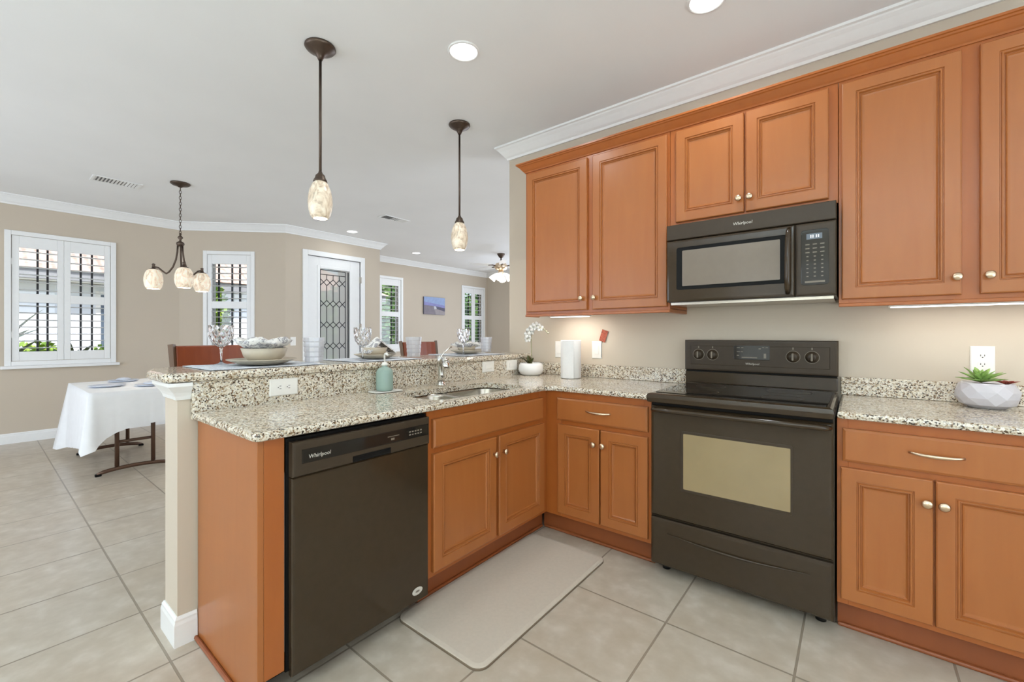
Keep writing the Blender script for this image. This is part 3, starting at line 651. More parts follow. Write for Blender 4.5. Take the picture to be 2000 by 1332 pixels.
p = obj('control_panel', MB(FM).panel(-.218, MX1, 1.404, 1.741, [(0, -.0315), (0, -.004), (.004, 0), (.010, .001)]), 'blackm', t)
obj('keypad', MB(FM).rrect(-.196, -.090, 1.452, 1.708, .012, [(0, .0008), (0, .002), (.002, .0024)]), 'blackg', p)
sc = obj('display', MB(FM).box(-.175, -.115, 1.664, 1.690, .0024, .0030), 'screen', p)
for u in (-.160, -.152, -.139, -.131): obj('digit', MB(FM).box(u, u+.004, 1.670, 1.684, .0030, .0034), 'digit', sc)
for i in range(3):
    for k in range(9):
        w_ = .008 if k < 3 else .004
        obj('button', MB(FM).box(-.171+i*.028-w_, -.171+i*.028+w_, 1.638-k*.0185, 1.6425-k*.0185, .0024, .0028), 'markd', p)
obj('button', MB(FM).box(-.181, -.105, 1.463, 1.471, .0024, .0030), 'markd', p)

# ------------------------------------------------------------------ outlets and switches
def outlet(F, u, v, horiz, kind, label, cat='outlet', group='white electrical plates', w=0):
    hw, hh = (.0625, .0385) if horiz else (.0385, .0625)
    t = thing('outlet' if cat == 'outlet' else 'light_switch', F(u, v, w), label, cat, group)
    obj('cover_plate', MB(F).panel(u-hw, u+hw, v-hh, v+hh, [(0, w+.0004), (0, w+.003), (.004, w+.006)]), 'plate', t)
    P = (lambda a, b: (u+b, v+a)) if horiz else (lambda a, b: (u+a, v+b))
    if kind == 'duplex':
        for s in (-.0195, .0195):
            cx, cy = P(0, s); f = obj('socket', MB(F).rings([[(cx+.0165*math.cos(a)*k, cy+.0135*math.sin(a)*k, ww) for a in [2*PI*i/20 for i in range(20)]] for k, ww in ((1, w+.006), (1, w+.0074))]), 'plate', t)
            for q in (-.006, .006):
                a, b = P(q, s+.002); obj('slot', MB(F).box(a-(.004 if horiz else .0012), a+(.004 if horiz else .0012), b-(.0012 if horiz else .004), b+(.0012 if horiz else .004), w+.0074, w+.0077), 'slot', f)
            a, b = P(0, s-.007); obj('slot', MB(F).box(a-.0022, a+.0022, b-.0022, b+.0022, w+.0074, w+.0077), 'slot', f)
    elif kind == 'rocker':
        obj('rocker', MB(F).panel(u-(.033 if horiz else .0165), u+(.033 if horiz else .0165), v-(.0165 if horiz else .033), v+(.0165 if horiz else .033), [(0, w+.006), (0, w+.0078), (.003, w+.0086)]), 'plate', t)
    elif kind == 'double':
        for s in (-.012, .012): obj('rocker', MB(F).panel(u+s-.009, u+s+.009, v-.033, v+.033, [(0, w+.006), (0, w+.0078), (.003, w+.0086)]), 'plate', t)
    return t
FS = fpen(-2.0534)
outlet(FS, .890, .982, True, 'duplex', 'White horizontal outlet in the granite riser left of the soap bottle')
outlet(FS, 2.300, .993, True, 'rocker', 'White blank plate in the granite riser behind the right sink bowl', 'switch')
outlet(FS, 2.570, .990, True, 'rocker', 'White blank plate in the granite riser beside the orchid pot', 'switch')
FWL = frange(YW)
outlet(FWL, -1.775, 1.108, False, 'rocker', 'White wall plate half hidden behind the paper towel roll', 'switch')
outlet(FWL, -1.458, 1.112, False, 'rocker', 'White wall plate below the tilted red tag', 'switch')
outlet(FWL, .447, 1.108, False, 'duplex', 'White upright outlet on the wall behind the succulent')
outlet(F3, 2.905, 1.125, False, 'double', 'White double switch plate on the wall beside the entry door', 'switch')
t = thing('red_tag', (-1.40, 2.80, 1.17), 'Small red printed tag hanging tilted above a white wall plate', 'tag')
ca, sa = math.cos(.32), math.sin(.32); mb = MB(FWL)
rs = [[(-1.402+x*ca+y*sa, 1.213-x*sa+y*ca, w) for x, y in ((-.024, -.042), (.024, -.042), (.024, .042), (-.024, .042))] for w in (.006, .008)]
obj('card', mb.rings(rs), 'redcard', t); obj('cord', MB(FWL).tube([(-1.412, 1.174, .007), (-1.415, 1.15, .009), (-1.4155, 1.06, .008)], .0014, 6), 'lead', t)

# ------------------------------------------------------------------ lights
def downlight(x, y, label, power, r=.075):
    t = thing('recessed_light', (x, y, ZC), label, 'light', 'recessed ceiling lights')
    obj('trim_ring', MB().lathe([(r+.012, ZC-.0005), (r+.010, ZC-.006), (r+.002, ZC-.008), (r, ZC-.004)], (x, y, 0), n=36, cap0=False, cap1=False), 'trim', t)
    obj('lens', MB().lathe([(r+.001, ZC-.0015), (r*.97, ZC-.0045), (.002, ZC-.0065)], (x, y, 0), n=36, cap0=False), 'lens', t)
    l = area('recessed_lamp', (x, y, ZC-.012), (0, 0, -1), 2*r, 2*r, power, (.92, .97, 1.0), 'DISK', math.radians(165)); l.parent = t; l.location = (0, 0, -.012)
PK = 5
downlight(-1.69, 1.69, 'Round recessed ceiling light between the two pendants', PK)
downlight(-.54, 2.14, 'Round recessed ceiling light cut by the top edge above the microwave', PK)
downlight(-5.97, 3.59, 'Round recessed ceiling light in front of the entry door', 2)
downlight(-6.58, 5.30, 'Round recessed ceiling light over the far living room wall', 3)

def egg(h): # marbled egg shade profile, 0..h, narrow at the top
    return [(.62, 0), (.80, .06), (.94, .22), (1.0, .40), (.97, .56), (.86, .74), (.66, .90), (.40, 1.0)]
def pendant(x, y, label):
    t = thing('pendant_light', (x, y, ZC), label, 'pendant', 'bar pendants')
    obj('canopy', MB().lathe([(.078, ZC-.0005), (.080, ZC-.008), (.072, ZC-.018), (.045, ZC-.034), (.024, ZC-.046), (.016, ZC-.062), (.010, ZC-.075)], (x, y, 0), n=32), 'bronze', t)
    obj('rod', MB().cyl((x, y, ZC-.07), (x, y, 2.09), .0075, 10), 'bronze', t)
    obj('socket_cap', MB().lathe([(.036, 2.055), (.034, 2.062), (.027, 2.075), (.024, 2.088), (.012, 2.10), (.008, 2.112)], (x, y, 0), n=20), 'bronze', t)
    pr = [(.063*r, 1.855+.205*h) for r, h in egg(1)]; inn = [(r-.004, z) for r, z in pr][::-1]
    obj('shade', MB().lathe(pr+inn, (x, y, 0), n=28, cap0=False, cap1=False), 'shade', t)
    obj('bulb', MB().sphere((x, y, 1.935), .026, sz=1.3), 'bulb', t)
    l = bpy.data.lights.new('pendant_lamp', 'POINT'); l.energy = 3.5; l.color = (1, .9, .76); l.shadow_soft_size = .02
    lo = bpy.data.objects.new('pendant_lamp', l); COL.objects.link(lo); lo.parent = t; lo.location = (0, 0, 1.872-ZC)
pendant(-2.275, 1.178, 'Bronze pendant with marbled glass shade, the nearer of two over the bar')
pendant(-2.305, 2.262, 'Bronze pendant with marbled glass shade, the farther one over the bar')

RV = Vector((math.cos(TH), math.sin(TH), 0)); DV = Vector((-math.sin(TH), math.cos(TH), 0))
cx, cy = -5.46, 1.336
t = thing('chandelier', (cx, cy, ZC), 'Bronze chandelier with three lit glass shades over the folding table', 'chandelier')
obj('canopy', MB().lathe([(.085, ZC-.0005), (.086, ZC-.010), (.07, ZC-.022), (.03, ZC-.032), (.012, ZC-.045)], (cx, cy, 0), n=28), 'bronze', t)
mb = MB(); z = ZC-.045; k = 0
while z > 2.27:
    pts = [(cx+(.009*math.cos(a) if k % 2 == 0 else 0), cy+(.009*math.cos(a) if k % 2 else 0), z-.017+.019*math.sin(a)) for a in [2*PI*i/10 for i in range(11)]]
    mb.tube(pts, .0028, 5); z -= .030; k += 1
ch = obj('chain', mb, 'bronze', t); ch['kind'] = 'stuff'
obj('hub', MB().lathe([(.004, 2.275), (.012, 2.262), (.008, 2.25), (.022, 2.232), (.024, 2.222), (.010, 2.205), (.010, 2.19), (.032, 2.175), (.036, 2.160), (.030, 2.146), (.012, 2.135)], (cx, cy, 0), n=20), 'bronze', t)
for ang in (195, 315, 75):
    a = math.radians(ang); e = RV*math.cos(a)+DV*math.sin(a); P = lambda r, z: tuple(Vector((cx, cy, z))+e*r)
    arm = obj('arm', MB().tube([P(.022, 2.15), P(.026, 2.08), P(.038, 2.0), P(.065, 1.92), P(.10, 1.868), P(.125, 1.85), P(.155, 1.872), P(.19, 1.905), P(.215, 1.913), P(.235, 1.905)], .0085, 8), 'bronze', t)
    sx, sy, _ = P(.235, 0)
    obj('socket', MB().lathe([(.040, 1.888), (.036, 1.894), (.016, 1.90), (.012, 1.93), (.016, 1.936), (.012, 1.945), (.002, 1.95)], (sx, sy, 0), n=16), 'bronze', t)
    pr = [(.080*r, 1.690+.20*h) for r, h in [(.70, 0), (.84, .08), (.95, .24), (1.0, .42), (.97, .60), (.86, .80), (.66, .94), (.45, 1.0)]]; inn = [(r-.004, z) for r, z in pr][::-1]
    sh = obj('shade', MB().lathe(pr+inn, (sx, sy, 0), n=24, cap0=False, cap1=False), 'shadec', t)
    l = bpy.data.lights.new('chandelier_lamp', 'POINT'); l.energy = 5; l.color = (1, .92, .8); l.shadow_soft_size = .03
    lo = bpy.data.objects.new('chandelier_lamp', l); COL.objects.link(lo); lo.parent = t; lo.location = Vector((sx, sy, 1.74))-Vector((cx, cy, ZC))

def strip(u0, u1, power, label):
    t = thing('under_cabinet_light', ((u0+u1)/2, 2.60, UZ0), label, 'light', 'under-cabinet light bars')
    obj('housing', MB().box(u0, u1, 2.58, 2.66, UZ0-.014, UZ0+.0115), 'white', t, .003)
    obj('lens', MB().box(u0+.01, u1-.01, 2.588, 2.652, UZ0-.0165, UZ0-.0141), 'lens', t)
    l = area('under_cabinet_lamp', (0, 0, 0), (0, .25, -1), u1-u0-.03, .05, power, (1, .94, .87)); l.parent = t; l.location = (0, .02, -.022)
strip(-1.72, -1.42, 1.3, 'White under-cabinet light bar above the paper towel roll')
strip(.12, .78, .85, 'White under-cabinet light bar above the succulent')

# ceiling registers
def register(x, y, sx, sy, label):
    t = thing('ceiling_vent', (x, y, ZC), label, 'vent', 'ceiling air registers')
    mb = MB()
    for q in ((-sx, sx, -sy, -sy+.022), (-sx, sx, sy-.022, sy), (-sx, -sx+.022, -sy+.022, sy-.022), (sx-.022, sx, -sy+.022, sy-.022)): mb.box(x+q[0], x+q[1], y+q[2], y+q[3], ZC-.009, ZC-.0005)
    obj('frame', mb, 'trim', t, .003)
    obj('backing', MB().box(x-sx+.022, x+sx-.022, y-sy+.022, y+sy-.022, ZC-.0025, ZC-.0005), 'ventback', t)
    n = 13
    for i in range(n):
        v = y-sy+.03+(2*sy-.06)*i/(n-1); tl = .011*(1 if i < 5 else (-1 if i > 8 else .2))
        rs = [[(xx, v+a*.013*1+0, ZC-.006+a*tl*.5+b) for a, b in ((-.7, 0), (.7, 0), (.7, .001), (-.7, .001))] for xx in (x-sx+.024, x+sx-.024)]
        obj('slat', MB().rings(rs), 'trim', t)
register(-5.92, .917, .11, .19, 'White slatted ceiling vent left of the chandelier')
register(-4.87, 3.55, .09, .20, 'White slatted ceiling vent between the pendants over the living area')

# ceiling fan
fx0, fy0 = -5.36, 6.38
t = thing('ceiling_fan', (fx0, fy0, ZC), 'Ceiling fan with white blades and glass lights, half behind the range wall', 'fan')
obj('canopy', MB().lathe([(.075, ZC-.0005), (.072, ZC-.02), (.04, ZC-.07), (.018, ZC-.085)], (fx0, fy0, 0)), 'bronze', t)
obj('downrod', MB().cyl((fx0, fy0, ZC-.07), (fx0, fy0, 2.60), .013, 10), 'bronze', t)
obj('motor', MB().lathe([(.03, 2.62), (.10, 2.60), (.13, 2.56), (.13, 2.52), (.10, 2.48), (.05, 2.46)], (fx0, fy0, 0)), 'nickel', t)
for k in range(5):
    a = math.radians(-12+72*k)+TH; e = Vector((math.cos(a), math.sin(a), 0)); s = Vector((-e.y, e.x, 0))
    rs = []
    for r, w_ in ((.20, .045), (.30, .062), (.60, .072), (.66, .06)):
        q = Vector((fx0, fy0, 2.555))+e*r; rs.append([tuple(q-s*w_-Vector((0, 0, .012))), tuple(q+s*w_+Vector((0, 0, .012))), tuple(q+s*w_+Vector((0, 0, .018))), tuple(q-s*w_-Vector((0, 0, .006)))])
    b = obj('blade', MB().rings(rs), 'trim', t)
    obj('blade_iron', MB().tube([tuple(Vector((fx0, fy0, 2.55))+e*.11), tuple(Vector((fx0, fy0, 2.56))+e*.18), tuple(Vector((fx0, fy0, 2.552))+e*.26)], [.022, .03, .022], 8, True, .35), 'bronze', b)
obj('light_kit', MB().lathe([(.05, 2.46), (.055, 2.43), (.04, 2.37), (.02, 2.34)], (fx0, fy0, 0)), 'nickel', t)
for k in range(4):
    a = math.radians(30+90*k); e = Vector((math.cos(a), math.sin(a), 0)); q0 = Vector((fx0, fy0, 2.40))+e*.05
    q = [q0, q0+e*.05+Vector((0, 0, -.02)), q0+e*.10+Vector((0, 0, -.07)), q0+e*.135+Vector((0, 0, -.11))]
    obj('shade', MB().tube([tuple(p) for p in q], [.022, .035, .058, .07], 14), 'bulb', t)

# ------------------------------------------------------------------ floor mat
t = thing('kitchen_mat', (-1.27, 1.66, 0), 'Beige cushioned floor mat lying in front of the sink cabinet', 'mat')
mp = rpoly(-1.545, -1.05, 1.130, 2.14, .05)
obj('edge', MB().rings([[(x, y, z) for x, y in inset_poly(mp, i)] for i, z in ((0, .0005), (0, .007), (.002, .009))]), 'matedge', t)
obj('top', MB().rings([[(x, y, z) for x, y in inset_poly(mp, i)] for i, z in ((.002, .0092), (.004, .0125), (.02, .015))]), 'mat', t)

# ------------------------------------------------------------------ counter things
px, py = -1.575, 2.645
t = thing('paper_towel_roll', (px, py, .914), 'White paper towel roll standing on the corner counter', 'paper towels')
obj('roll', MB().lathe([(.070, .9165), (.072, .920), (.072, 1.178), (.070, 1.182), (.022, 1.182), (.022, 1.16)], (px, py, 0), n=40), 'paper', t)
obj('loose_sheet', MB().rings([[(px+.0735*math.cos(a)*k, py+.0735*math.sin(a)*k, z) for a, k in [(-1.9+.1*i, 1+.004*i*i*.2) for i in range(12)]] for z in (.918, 1.18)], False, False, False, True), 'paper', t)
obj('base', MB().lathe([(.066, .9145), (.066, .9164)], (px, py, 0), n=32), 'white', t)

px, py = -1.942, 2.668
t = thing('orchid', (px, py, .914), 'White orchid in a white ceramic bowl at the counter corner', 'plant')
obj('pot', MB().lathe([(.066, .9145), (.084, .925), (.097, .955), (.092, .990), (.082, 1.006), (.078, 1.006), (.080, .985)], (px, py, 0), n=36), 'pot', t)
obj('soil', MB().lathe([(.079, .985), (.002, .99)], (px, py, 0), n=24, cap0=False), 'soil', t)
def leaf(mb, base, dirv, L, wd, curl, n=7, fold=.25):
    d = Vector(dirv).normalized(); s = d.cross(Vector((0, 0, 1)));  s = s.normalized() if s.length > 1e-3 else Vector((1, 0, 0)); up = s.cross(d)
    L_, R_, C_ = [], [], []
    for i in range(n+1):
        f = i/n; w_ = wd*math.sin(PI*min(1, f*.93+.07))**.8; p = Vector(base)+d*L*f-Vector((0, 0, 1))*curl*f*f*L
        L_.append(tuple(p-s*w_+up*w_*fold)); R_.append(tuple(p+s*w_+up*w_*fold)); C_.append(tuple(p))
    th = tuple
    rs = [[L_[i], C_[i], R_[i], tuple(Vector(C_[i])-up*.0012)] for i in range(n+1)]
    mb.rings(rs, True, True, True, True); return mb
for dv, L in (((-.9, -.2, .9), .12), ((-.4, .2, 1.2), .10), ((.55, -.1, 1.0), .085), ((.2, -.6, .7), .07)): obj('leaf', leaf(MB(), (px-.01, py, .985), dv, L, .02, .15), 'orchleaf', t)
stem = [(px+.01, py, .985), (px+.005, py, 1.08), (px+.002, py, 1.17), (px+.012, py-.005, 1.235), (px+.05, py-.01, 1.272), (px+.10, py-.012, 1.275), (px+.145, py-.014, 1.252), (px+.17, py-.014, 1.232)]
obj('stem', MB().tube(stem, [.004, .004, .0036, .0034, .003, .0026, .002, .0016], 7), 'orchstem', t)
def flower(p, nrm, r):
    n_ = Vector(nrm).normalized(); a = n_.orthogonal().normalized(); b = n_.cross(a); mb = MB()
    for k in range(5):
        d = a*math.cos(2*PI*k/5+.3)+b*math.sin(2*PI*k/5+.3); s = n_.cross(d); wd = r*(.42 if k % 2 else .55); rs = []
        for f, ww in ((.02, .15), (.3, .8), (.6, 1), (.85, .75), (1, .2)):
            q = Vector(p)+d*r*f+n_*r*.18*math.sin(f*2.2); rs.append([tuple(q-s*wd*ww), tuple(q+n_*.002), tuple(q+s*wd*ww), tuple(q-n_*.002)])
        mb.rings(rs, True, True, True, True)
    o = obj('flower', mb, 'petal', t); obj('flower_heart', MB().sphere(tuple(Vector(p)+n_*.006), .006, 8, 6), 'bud', o)
rnd = random.Random(3)
for p, r in (((px-.018, py-.012, 1.19), .030), ((px-.012, py-.018, 1.225), .034), ((px+.012, py-.02, 1.252), .036), ((px+.042, py-.025, 1.278), .036), ((px+.075, py-.025, 1.288), .034), ((px+.10, py-.02, 1.272), .028)): flower(p, (rnd.uniform(.1, .6), -1, rnd.uniform(-.2, .4)), r)
for p in ((px+.132, py-.014, 1.262), (px+.15, py-.014, 1.248), (px+.168, py-.014, 1.234)): obj('bud', MB().sphere(p, .008, 8, 6, sz=.8), 'bud', t)

px, py = .437, 2.672
t = thing('succulent_planter', (px, py, .914), 'Green succulent in a faceted grey-white bowl by the outlet', 'plant')
mb = MB(); rs = []
for i, (r, z) in enumerate(((.055, .9145), (.082, .930), (.096, .958), (.095, .985), (.084, 1.012), (.078, 1.020))):
    rs.append([(px+r*(1+.035*((j+i) % 2)-.01)*math.cos(2*PI*(j+.5*(i % 2))/11), py+r*(1+.035*((j+i) % 2)-.01)*math.sin(2*PI*(j+.5*(i % 2))/11), z) for j in range(11)])
for i in range(len(rs)-1):
    for j in range(11):
        k = (j+1) % 11; A, B, Cc, D = rs[i][j], rs[i][k], rs[i+1][k], rs[i+1][j]
        if i % 2 == 0: mb.add([A, B, D], [(0, 1, 2)]); mb.add([B, Cc, D], [(0, 1, 2)])
        else: mb.add([A, B, Cc], [(0, 1, 2)]); mb.add([A, Cc, D], [(0, 1, 2)])
mb.add(rs[0], [tuple(range(11))[::-1]]); mb.add([(px+(p[0]-px)*.9, py+(p[1]-py)*.9, p[2]-.006) for p in rs[-1]], [tuple(range(11))])
inner = [(px+(p[0]-px)*.9, py+(p[1]-py)*.9, p[2]-.006) for p in rs[-1]]
for j in range(11): k = (j+1) % 11; mb.add([rs[-1][j], rs[-1][k], inner[k], inner[j]], [(0, 1, 2, 3)])
po = obj('bowl', mb, 'greypot', t)
bm = bmesh.new(); bm.from_mesh(po.data); bmesh.ops.remove_doubles(bm, verts=bm.verts, dist=.0004); bm.to_mesh(po.data); bm.free()
obj('soil', MB().lathe([(.070, 1.012), (.002, 1.018)], (px, py, 0), n=20, cap0=False), 'soil', t)
rnd = random.Random(5)
for ring, (n_, el, L, wd) in enumerate(((9, .30, .078, .0125), (8, .62, .082, .0125), (6, .95, .078, .012), (4, 1.25, .062, .010))):
    for k in range(n_):
        a = 2*PI*k/n_+ring*.4+rnd.uniform(-.1, .1); obj('leaf', leaf(MB(), (px-.018, py-.008, 1.02), (math.cos(a)*math.cos(el), math.sin(a)*math.cos(el), math.sin(el)), L*rnd.uniform(.9, 1.1), wd, .08, 6, .45), 'succ', t)
for k in range(8):
    a = 2*PI*k/8; obj('red_leaf', leaf(MB(), (px+.052, py-.025, 1.016), (math.cos(a), math.sin(a), .55), .042, .009, .1, 5, .4), 'redsucc', t)

px, py = -1.985, 1.385
t = thing('soap_dispenser', (px, py, .92), 'Aqua soap pump bottle standing on a white tray by the sink', 'soap bottle')
obj('bottle', MB().lathe([(.040, .9215), (.044, .926), (.045, .94), (.045, 1.010), (.042, 1.028), (.030, 1.042), (.016, 1.047), (.014, 1.055)], (px, py, 0), n=32), 'soap', t)
obj('collar', MB().lathe([(.016, 1.0552), (.016, 1.066), (.011, 1.070), (.006, 1.074)], (px, py, 0), n=18), 'white', t)
obj('pump', MB().tube([(px, py, 1.07), (px, py, 1.108), (px+.004, py, 1.117), (px+.02, py-.004, 1.12), (px+.042, py-.01, 1.114)], [.0045, .0045, .006, .0075, .005], 10), 'white', t)
t_ = single('soap_tray', MB().rings([[(x, y, z) for x, y in inset_poly(rpoly(-2.035, -1.925, 1.30, 1.475, .03), i)] for i, z in ((.012, .9145), (0, .9175), (0, .9195), (.006, .9200))]), 'white', 'Low white tray under the aqua soap bottle', 'tray')

# ------------------------------------------------------------------ bar place settings
BT = 1.072
def stoneplate(x, y, r, label):
    t = thing('dinner_plate', (x, y, BT), label, 'plate', 'stoneware plates on the bar')
    obj('dish', MB().lathe([(r*.55, BT+.0075), (r*.62, BT+.009), (r*.98, BT+.030), (r, BT+.032), (r*.985, BT+.034), (r*.62, BT+.014), (.002, BT+.012)], (x, y, 0), n=48), 'stone', t)
    return t
def soupbowl(x, y, r, h, z0, label):
    return single('bowl', MB().lathe([(r*.52, z0), (r*.6, z0+.004), (r*.88, z0+h*.45), (r, z0+h), (r*.96, z0+h+.001), (r*.84, z0+h*.48), (r*.5, z0+.010), (.002, z0+.009)], (x, y, 0), n=40), 'stone', label, 'bowl', 'stoneware bowls on the bar')
def napkin(x, y, z, rx, ry, h, seed, label):
    rs = []; rn = random.Random(seed); n = 48; ph = rn.uniform(0, 6)
    for k, (s, dz) in enumerate(((.55, 0), (.72, .25), (.95, .55), (1.08, .8), (.9, 1.0), (.6, .86), (.25, .7))):
        rs.append([(x+rx*s*(1+.13*math.sin(7*a+ph+k*.6))*math.cos(a), y+ry*s*(1+.13*math.sin(7*a+ph+k*.6))*math.sin(a), z+h*dz*(1+.28*math.sin(5*a+ph*2+k))) for a in [2*PI*i/n for i in range(n)]])
    return single('napkin', MB().rings(rs, True, True, True, True), 'napkin', label, 'napkin', 'patterned napkins on the bar')
def tumbler(x, y, r, h, label):
    t = thing('tumbler', (x, y, BT), label, 'glass', 'faceted tumblers on the bar')
    pr = []
    for k in range(5): z = BT+.0075+h*k/5; w_ = r*(.80+.2*k/5); pr += [(w_, z), (w_+.0028, z+h*.06), (w_+.0028, z+h*.13)]
    pr += [(r*1.02, BT+.0075+h), (r*.97, BT+.0075+h), (r*.74, BT+.017)]
    obj('cup', MB().lathe(pr, (x, y, 0), n=14, smooth=False), 'clear', t)
    return t
def goblet(x, y, r, hb, z1, label):
    t = thing('wine_goblet', (x, y, BT), label, 'glass', 'cut crystal goblets on the bar'); H = z1-BT
    obj('foot', MB().lathe([(.034, BT+.0035), (.034, BT+.0055), (.012, BT+.010), (.005, BT+.018)], (x, y, 0), n=24), 'crystal', t)
    obj('stem', MB().lathe([(.005, BT+.0185), (.004, BT+.05), (.006, z1-hb-.012), (.010, z1-hb-.002)], (x, y, 0), n=12), 'crystal', t)
    pr = [(r*a, z1-hb+hb*b) for a, b in ((.22, 0), (.55, .10), (.82, .28), (.97, .5), (1.0, .75), (.97, 1.0))]; rs = []
    for i, (rr, z) in enumerate(pr): rs.append([(x+(rr+(.0022 if (j+i) % 2 else -.0008))*math.cos(2*PI*j/20), y+(rr+(.0022 if (j+i) % 2 else -.0008))*math.sin(2*PI*j/20), z) for j in range(20)])
    rs += [[(x+(p[0]-x)*.93, y+(p[1]-y)*.93, p[2]) for p in r_] for r_ in rs[::-1]]
    obj('bowl', MB().rings(rs, True, True, True, False), 'crystal', t)
    return t
def placemat(x, y, sx, sy, label):
    n = 14; rs = []
    for i in range(n+1):
        a = -sy+2*sy*i/n; zz = BT+.0012+.0016*(1+math.sin(i*1.7))*.5
        rs.append([(x-sx, y+a, zz), (x+sx, y+a, zz), (x+sx, y+a, zz+.0022), (x-sx, y+a, zz+.0022)])
    return single('placemat', MB().rings(rs), 'placemat', label, 'placemat', 'pale placemats on the bar')
def fork(x, y, rz, label):
    mb = MB(lambda a, b, d: Vector((x+a*math.cos(rz)-b*math.sin(rz), y+a*math.sin(rz)+b*math.cos(rz), BT+.0065+d)))
    mb.tube([(-.09, 0, 0), (-.04, 0, .002), (.03, 0, .003), (.06, 0, .001), (.09, 0, .003)], [.005, .004, .003, .009, .011], 8, True, .18)
    return single('spoon', mb, 'chrome', label, 'spoon', 'spoons on the bar')
placemat(-2.27, .86, .19, .25, 'Pale placemat at the left end of the bar under the largest plate')
placemat(-2.27, 1.50, .19, .22, 'Pale placemat at the middle of the bar')
placemat(-2.28, 2.32, .19, .22, 'Pale placemat at the right end of the bar near the orchid')
stoneplate(-2.25, .875, .150, 'Largest beige stoneware plate at the left end of the bar')
soupbowl(-2.25, .885, .100, .070, BT+.0145, 'Beige stoneware bowl on the largest plate at left')
napkin(-2.25, .885, BT+.076, .108, .108, .050, 1, 'Crumpled patterned napkin in the bowl at the left end of the bar')
stoneplate(-2.27, 1.52, .125, 'Beige stoneware plate behind the aqua soap bottle')
soupbowl(-2.27, 1.52, .070, .058, BT+.0145, 'Beige stoneware bowl on the plate behind the soap bottle')
stoneplate(-2.30, 2.33, .118, 'Beige stoneware plate behind the faucet lever')
soupbowl(-2.30, 2.33, .072, .05, BT+.0145, 'Beige stoneware bowl on the plate right of the faucet')
napkin(-2.30, 2.33, BT+.048, .085, .11, .040, 9, 'Crumpled patterned napkin in the bowl right of the faucet')
mb = MB(); tx, ty, tz = -2.27, 1.53, BT+.036                  # folded napkin standing like a tent over the middle bowl
rs = []
for i in range(9):
    f = i/8-.5; hgt = .098*(1-.25*abs(f)*2); sp_ = .085+.01*math.cos(i*2.1)
    rs.append([(tx+f*.09, ty-sp_, tz+.006), (tx+f*.09, ty-.012, tz+hgt), (tx+f*.09, ty+.004, tz+hgt+.004), (tx+f*.09, ty+sp_+.03, tz+.004), (tx+f*.09, ty+sp_+.026, tz+.001), (tx+f*.09, ty, tz+hgt-.004), (tx+f*.09, ty-sp_+.004, tz+.002)])
single('napkin', mb.rings(rs, True, True, True, True), 'napkin', 'Patterned napkin folded like a tent behind the soap bottle', 'napkin', 'patterned napkins on the bar')
goblet(-2.42, .755, .052, .105, 1.268, 'Cut crystal goblet seen against the narrow bay window')
goblet(-2.14, 1.35, .046, .105, 1.262, 'Cut crystal goblet in front of the entry door')
goblet(-2.15, 2.148, .044, .10, 1.262, 'Cut crystal goblet in front of the far two-panel shutter')
tumbler(-2.20, 1.105, .052, .128, 'Clear ribbed tumbler below the leaded entry door')
tumbler(-2.20, 1.752, .048, .128, 'Clear printed tumbler left of the faucet lever')
tumbler(-2.36, 2.62, .047, .122, 'Clear tumbler at the right end of the bar')
fork(-2.30, 1.055, 1.45, 'Metal spoon beside the largest plate at left')

# ------------------------------------------------------------------ bar stools
def barstool(x, y, label):
    t = thing('bar_stool', (x, y, 0), label, 'stool', 'wooden bar stools behind the bar')
    xb = x-.20
    for s in (-1, 1):
        obj('back_leg', MB().tube([(xb+.02, y+s*.185, 0), (xb+.03, y+s*.185, .55), (xb+.01, y+s*.188, .80), (xb-.03, y+s*.195, 1.03), (xb-.055, y+s*.198, 1.165)], [.017, .019, .02, .017, .019], 4, False, 1), 'stoolpost', t)
        obj('front_leg', MB().tube([(x+.20, y+s*.18, 0), (x+.19, y+s*.178, .72)], [.016, .02], 4, False), 'stoolpost', t)
        obj('side_stretcher', MB().box(xb+.03, x+.19, y+s*.18-.009, y+s*.18+.009, .28, .31), 'stoolpost', t)
    obj('footrest', MB().box(x+.185, x+.205, y-.17, y+.17, .22, .25), 'stoolpost', t)
    obj('apron', MB().box(xb+.02, x+.20, y-.18, y+.18, .66, .715), 'stoolpost', t, .004)
    obj('seat', MB().prism(rpoly(xb+.01, x+.22, y-.205, y+.205, .04), .716, .765), 'leather', t, .012)
    rs = []
    for i in range(9):
        f = i/8-.5; bow = -.028*(1-4*f*f); yy = y+f*.36
        rs.append([(xb-.022+bow+.006, yy, .975), (xb-.048+bow+.006, yy, 1.155), (xb-.048+bow-.016, yy, 1.158), (xb-.022+bow-.016, yy, .975)])
    obj('backrest', MB().rings(rs, True, True, True), 'stool', t, .004)
    rs = []
    for i in range(7):
        f = i/6-.5; bow = -.024*(1-4*f*f); yy = y+f*.36
        rs.append([(xb+.004+bow, yy, .87), (xb-.006+bow, yy, .91), (xb-.022+bow, yy, .91), (xb-.012+bow, yy, .87)])
    obj('back_rail', MB().rings(rs), 'stool', t)
barstool(-2.80, .905, 'Reddish wooden bar stool behind the left end of the bar')
barstool(-2.80, 2.49, 'Brown wooden bar stool behind the faucet at the right of the bar')

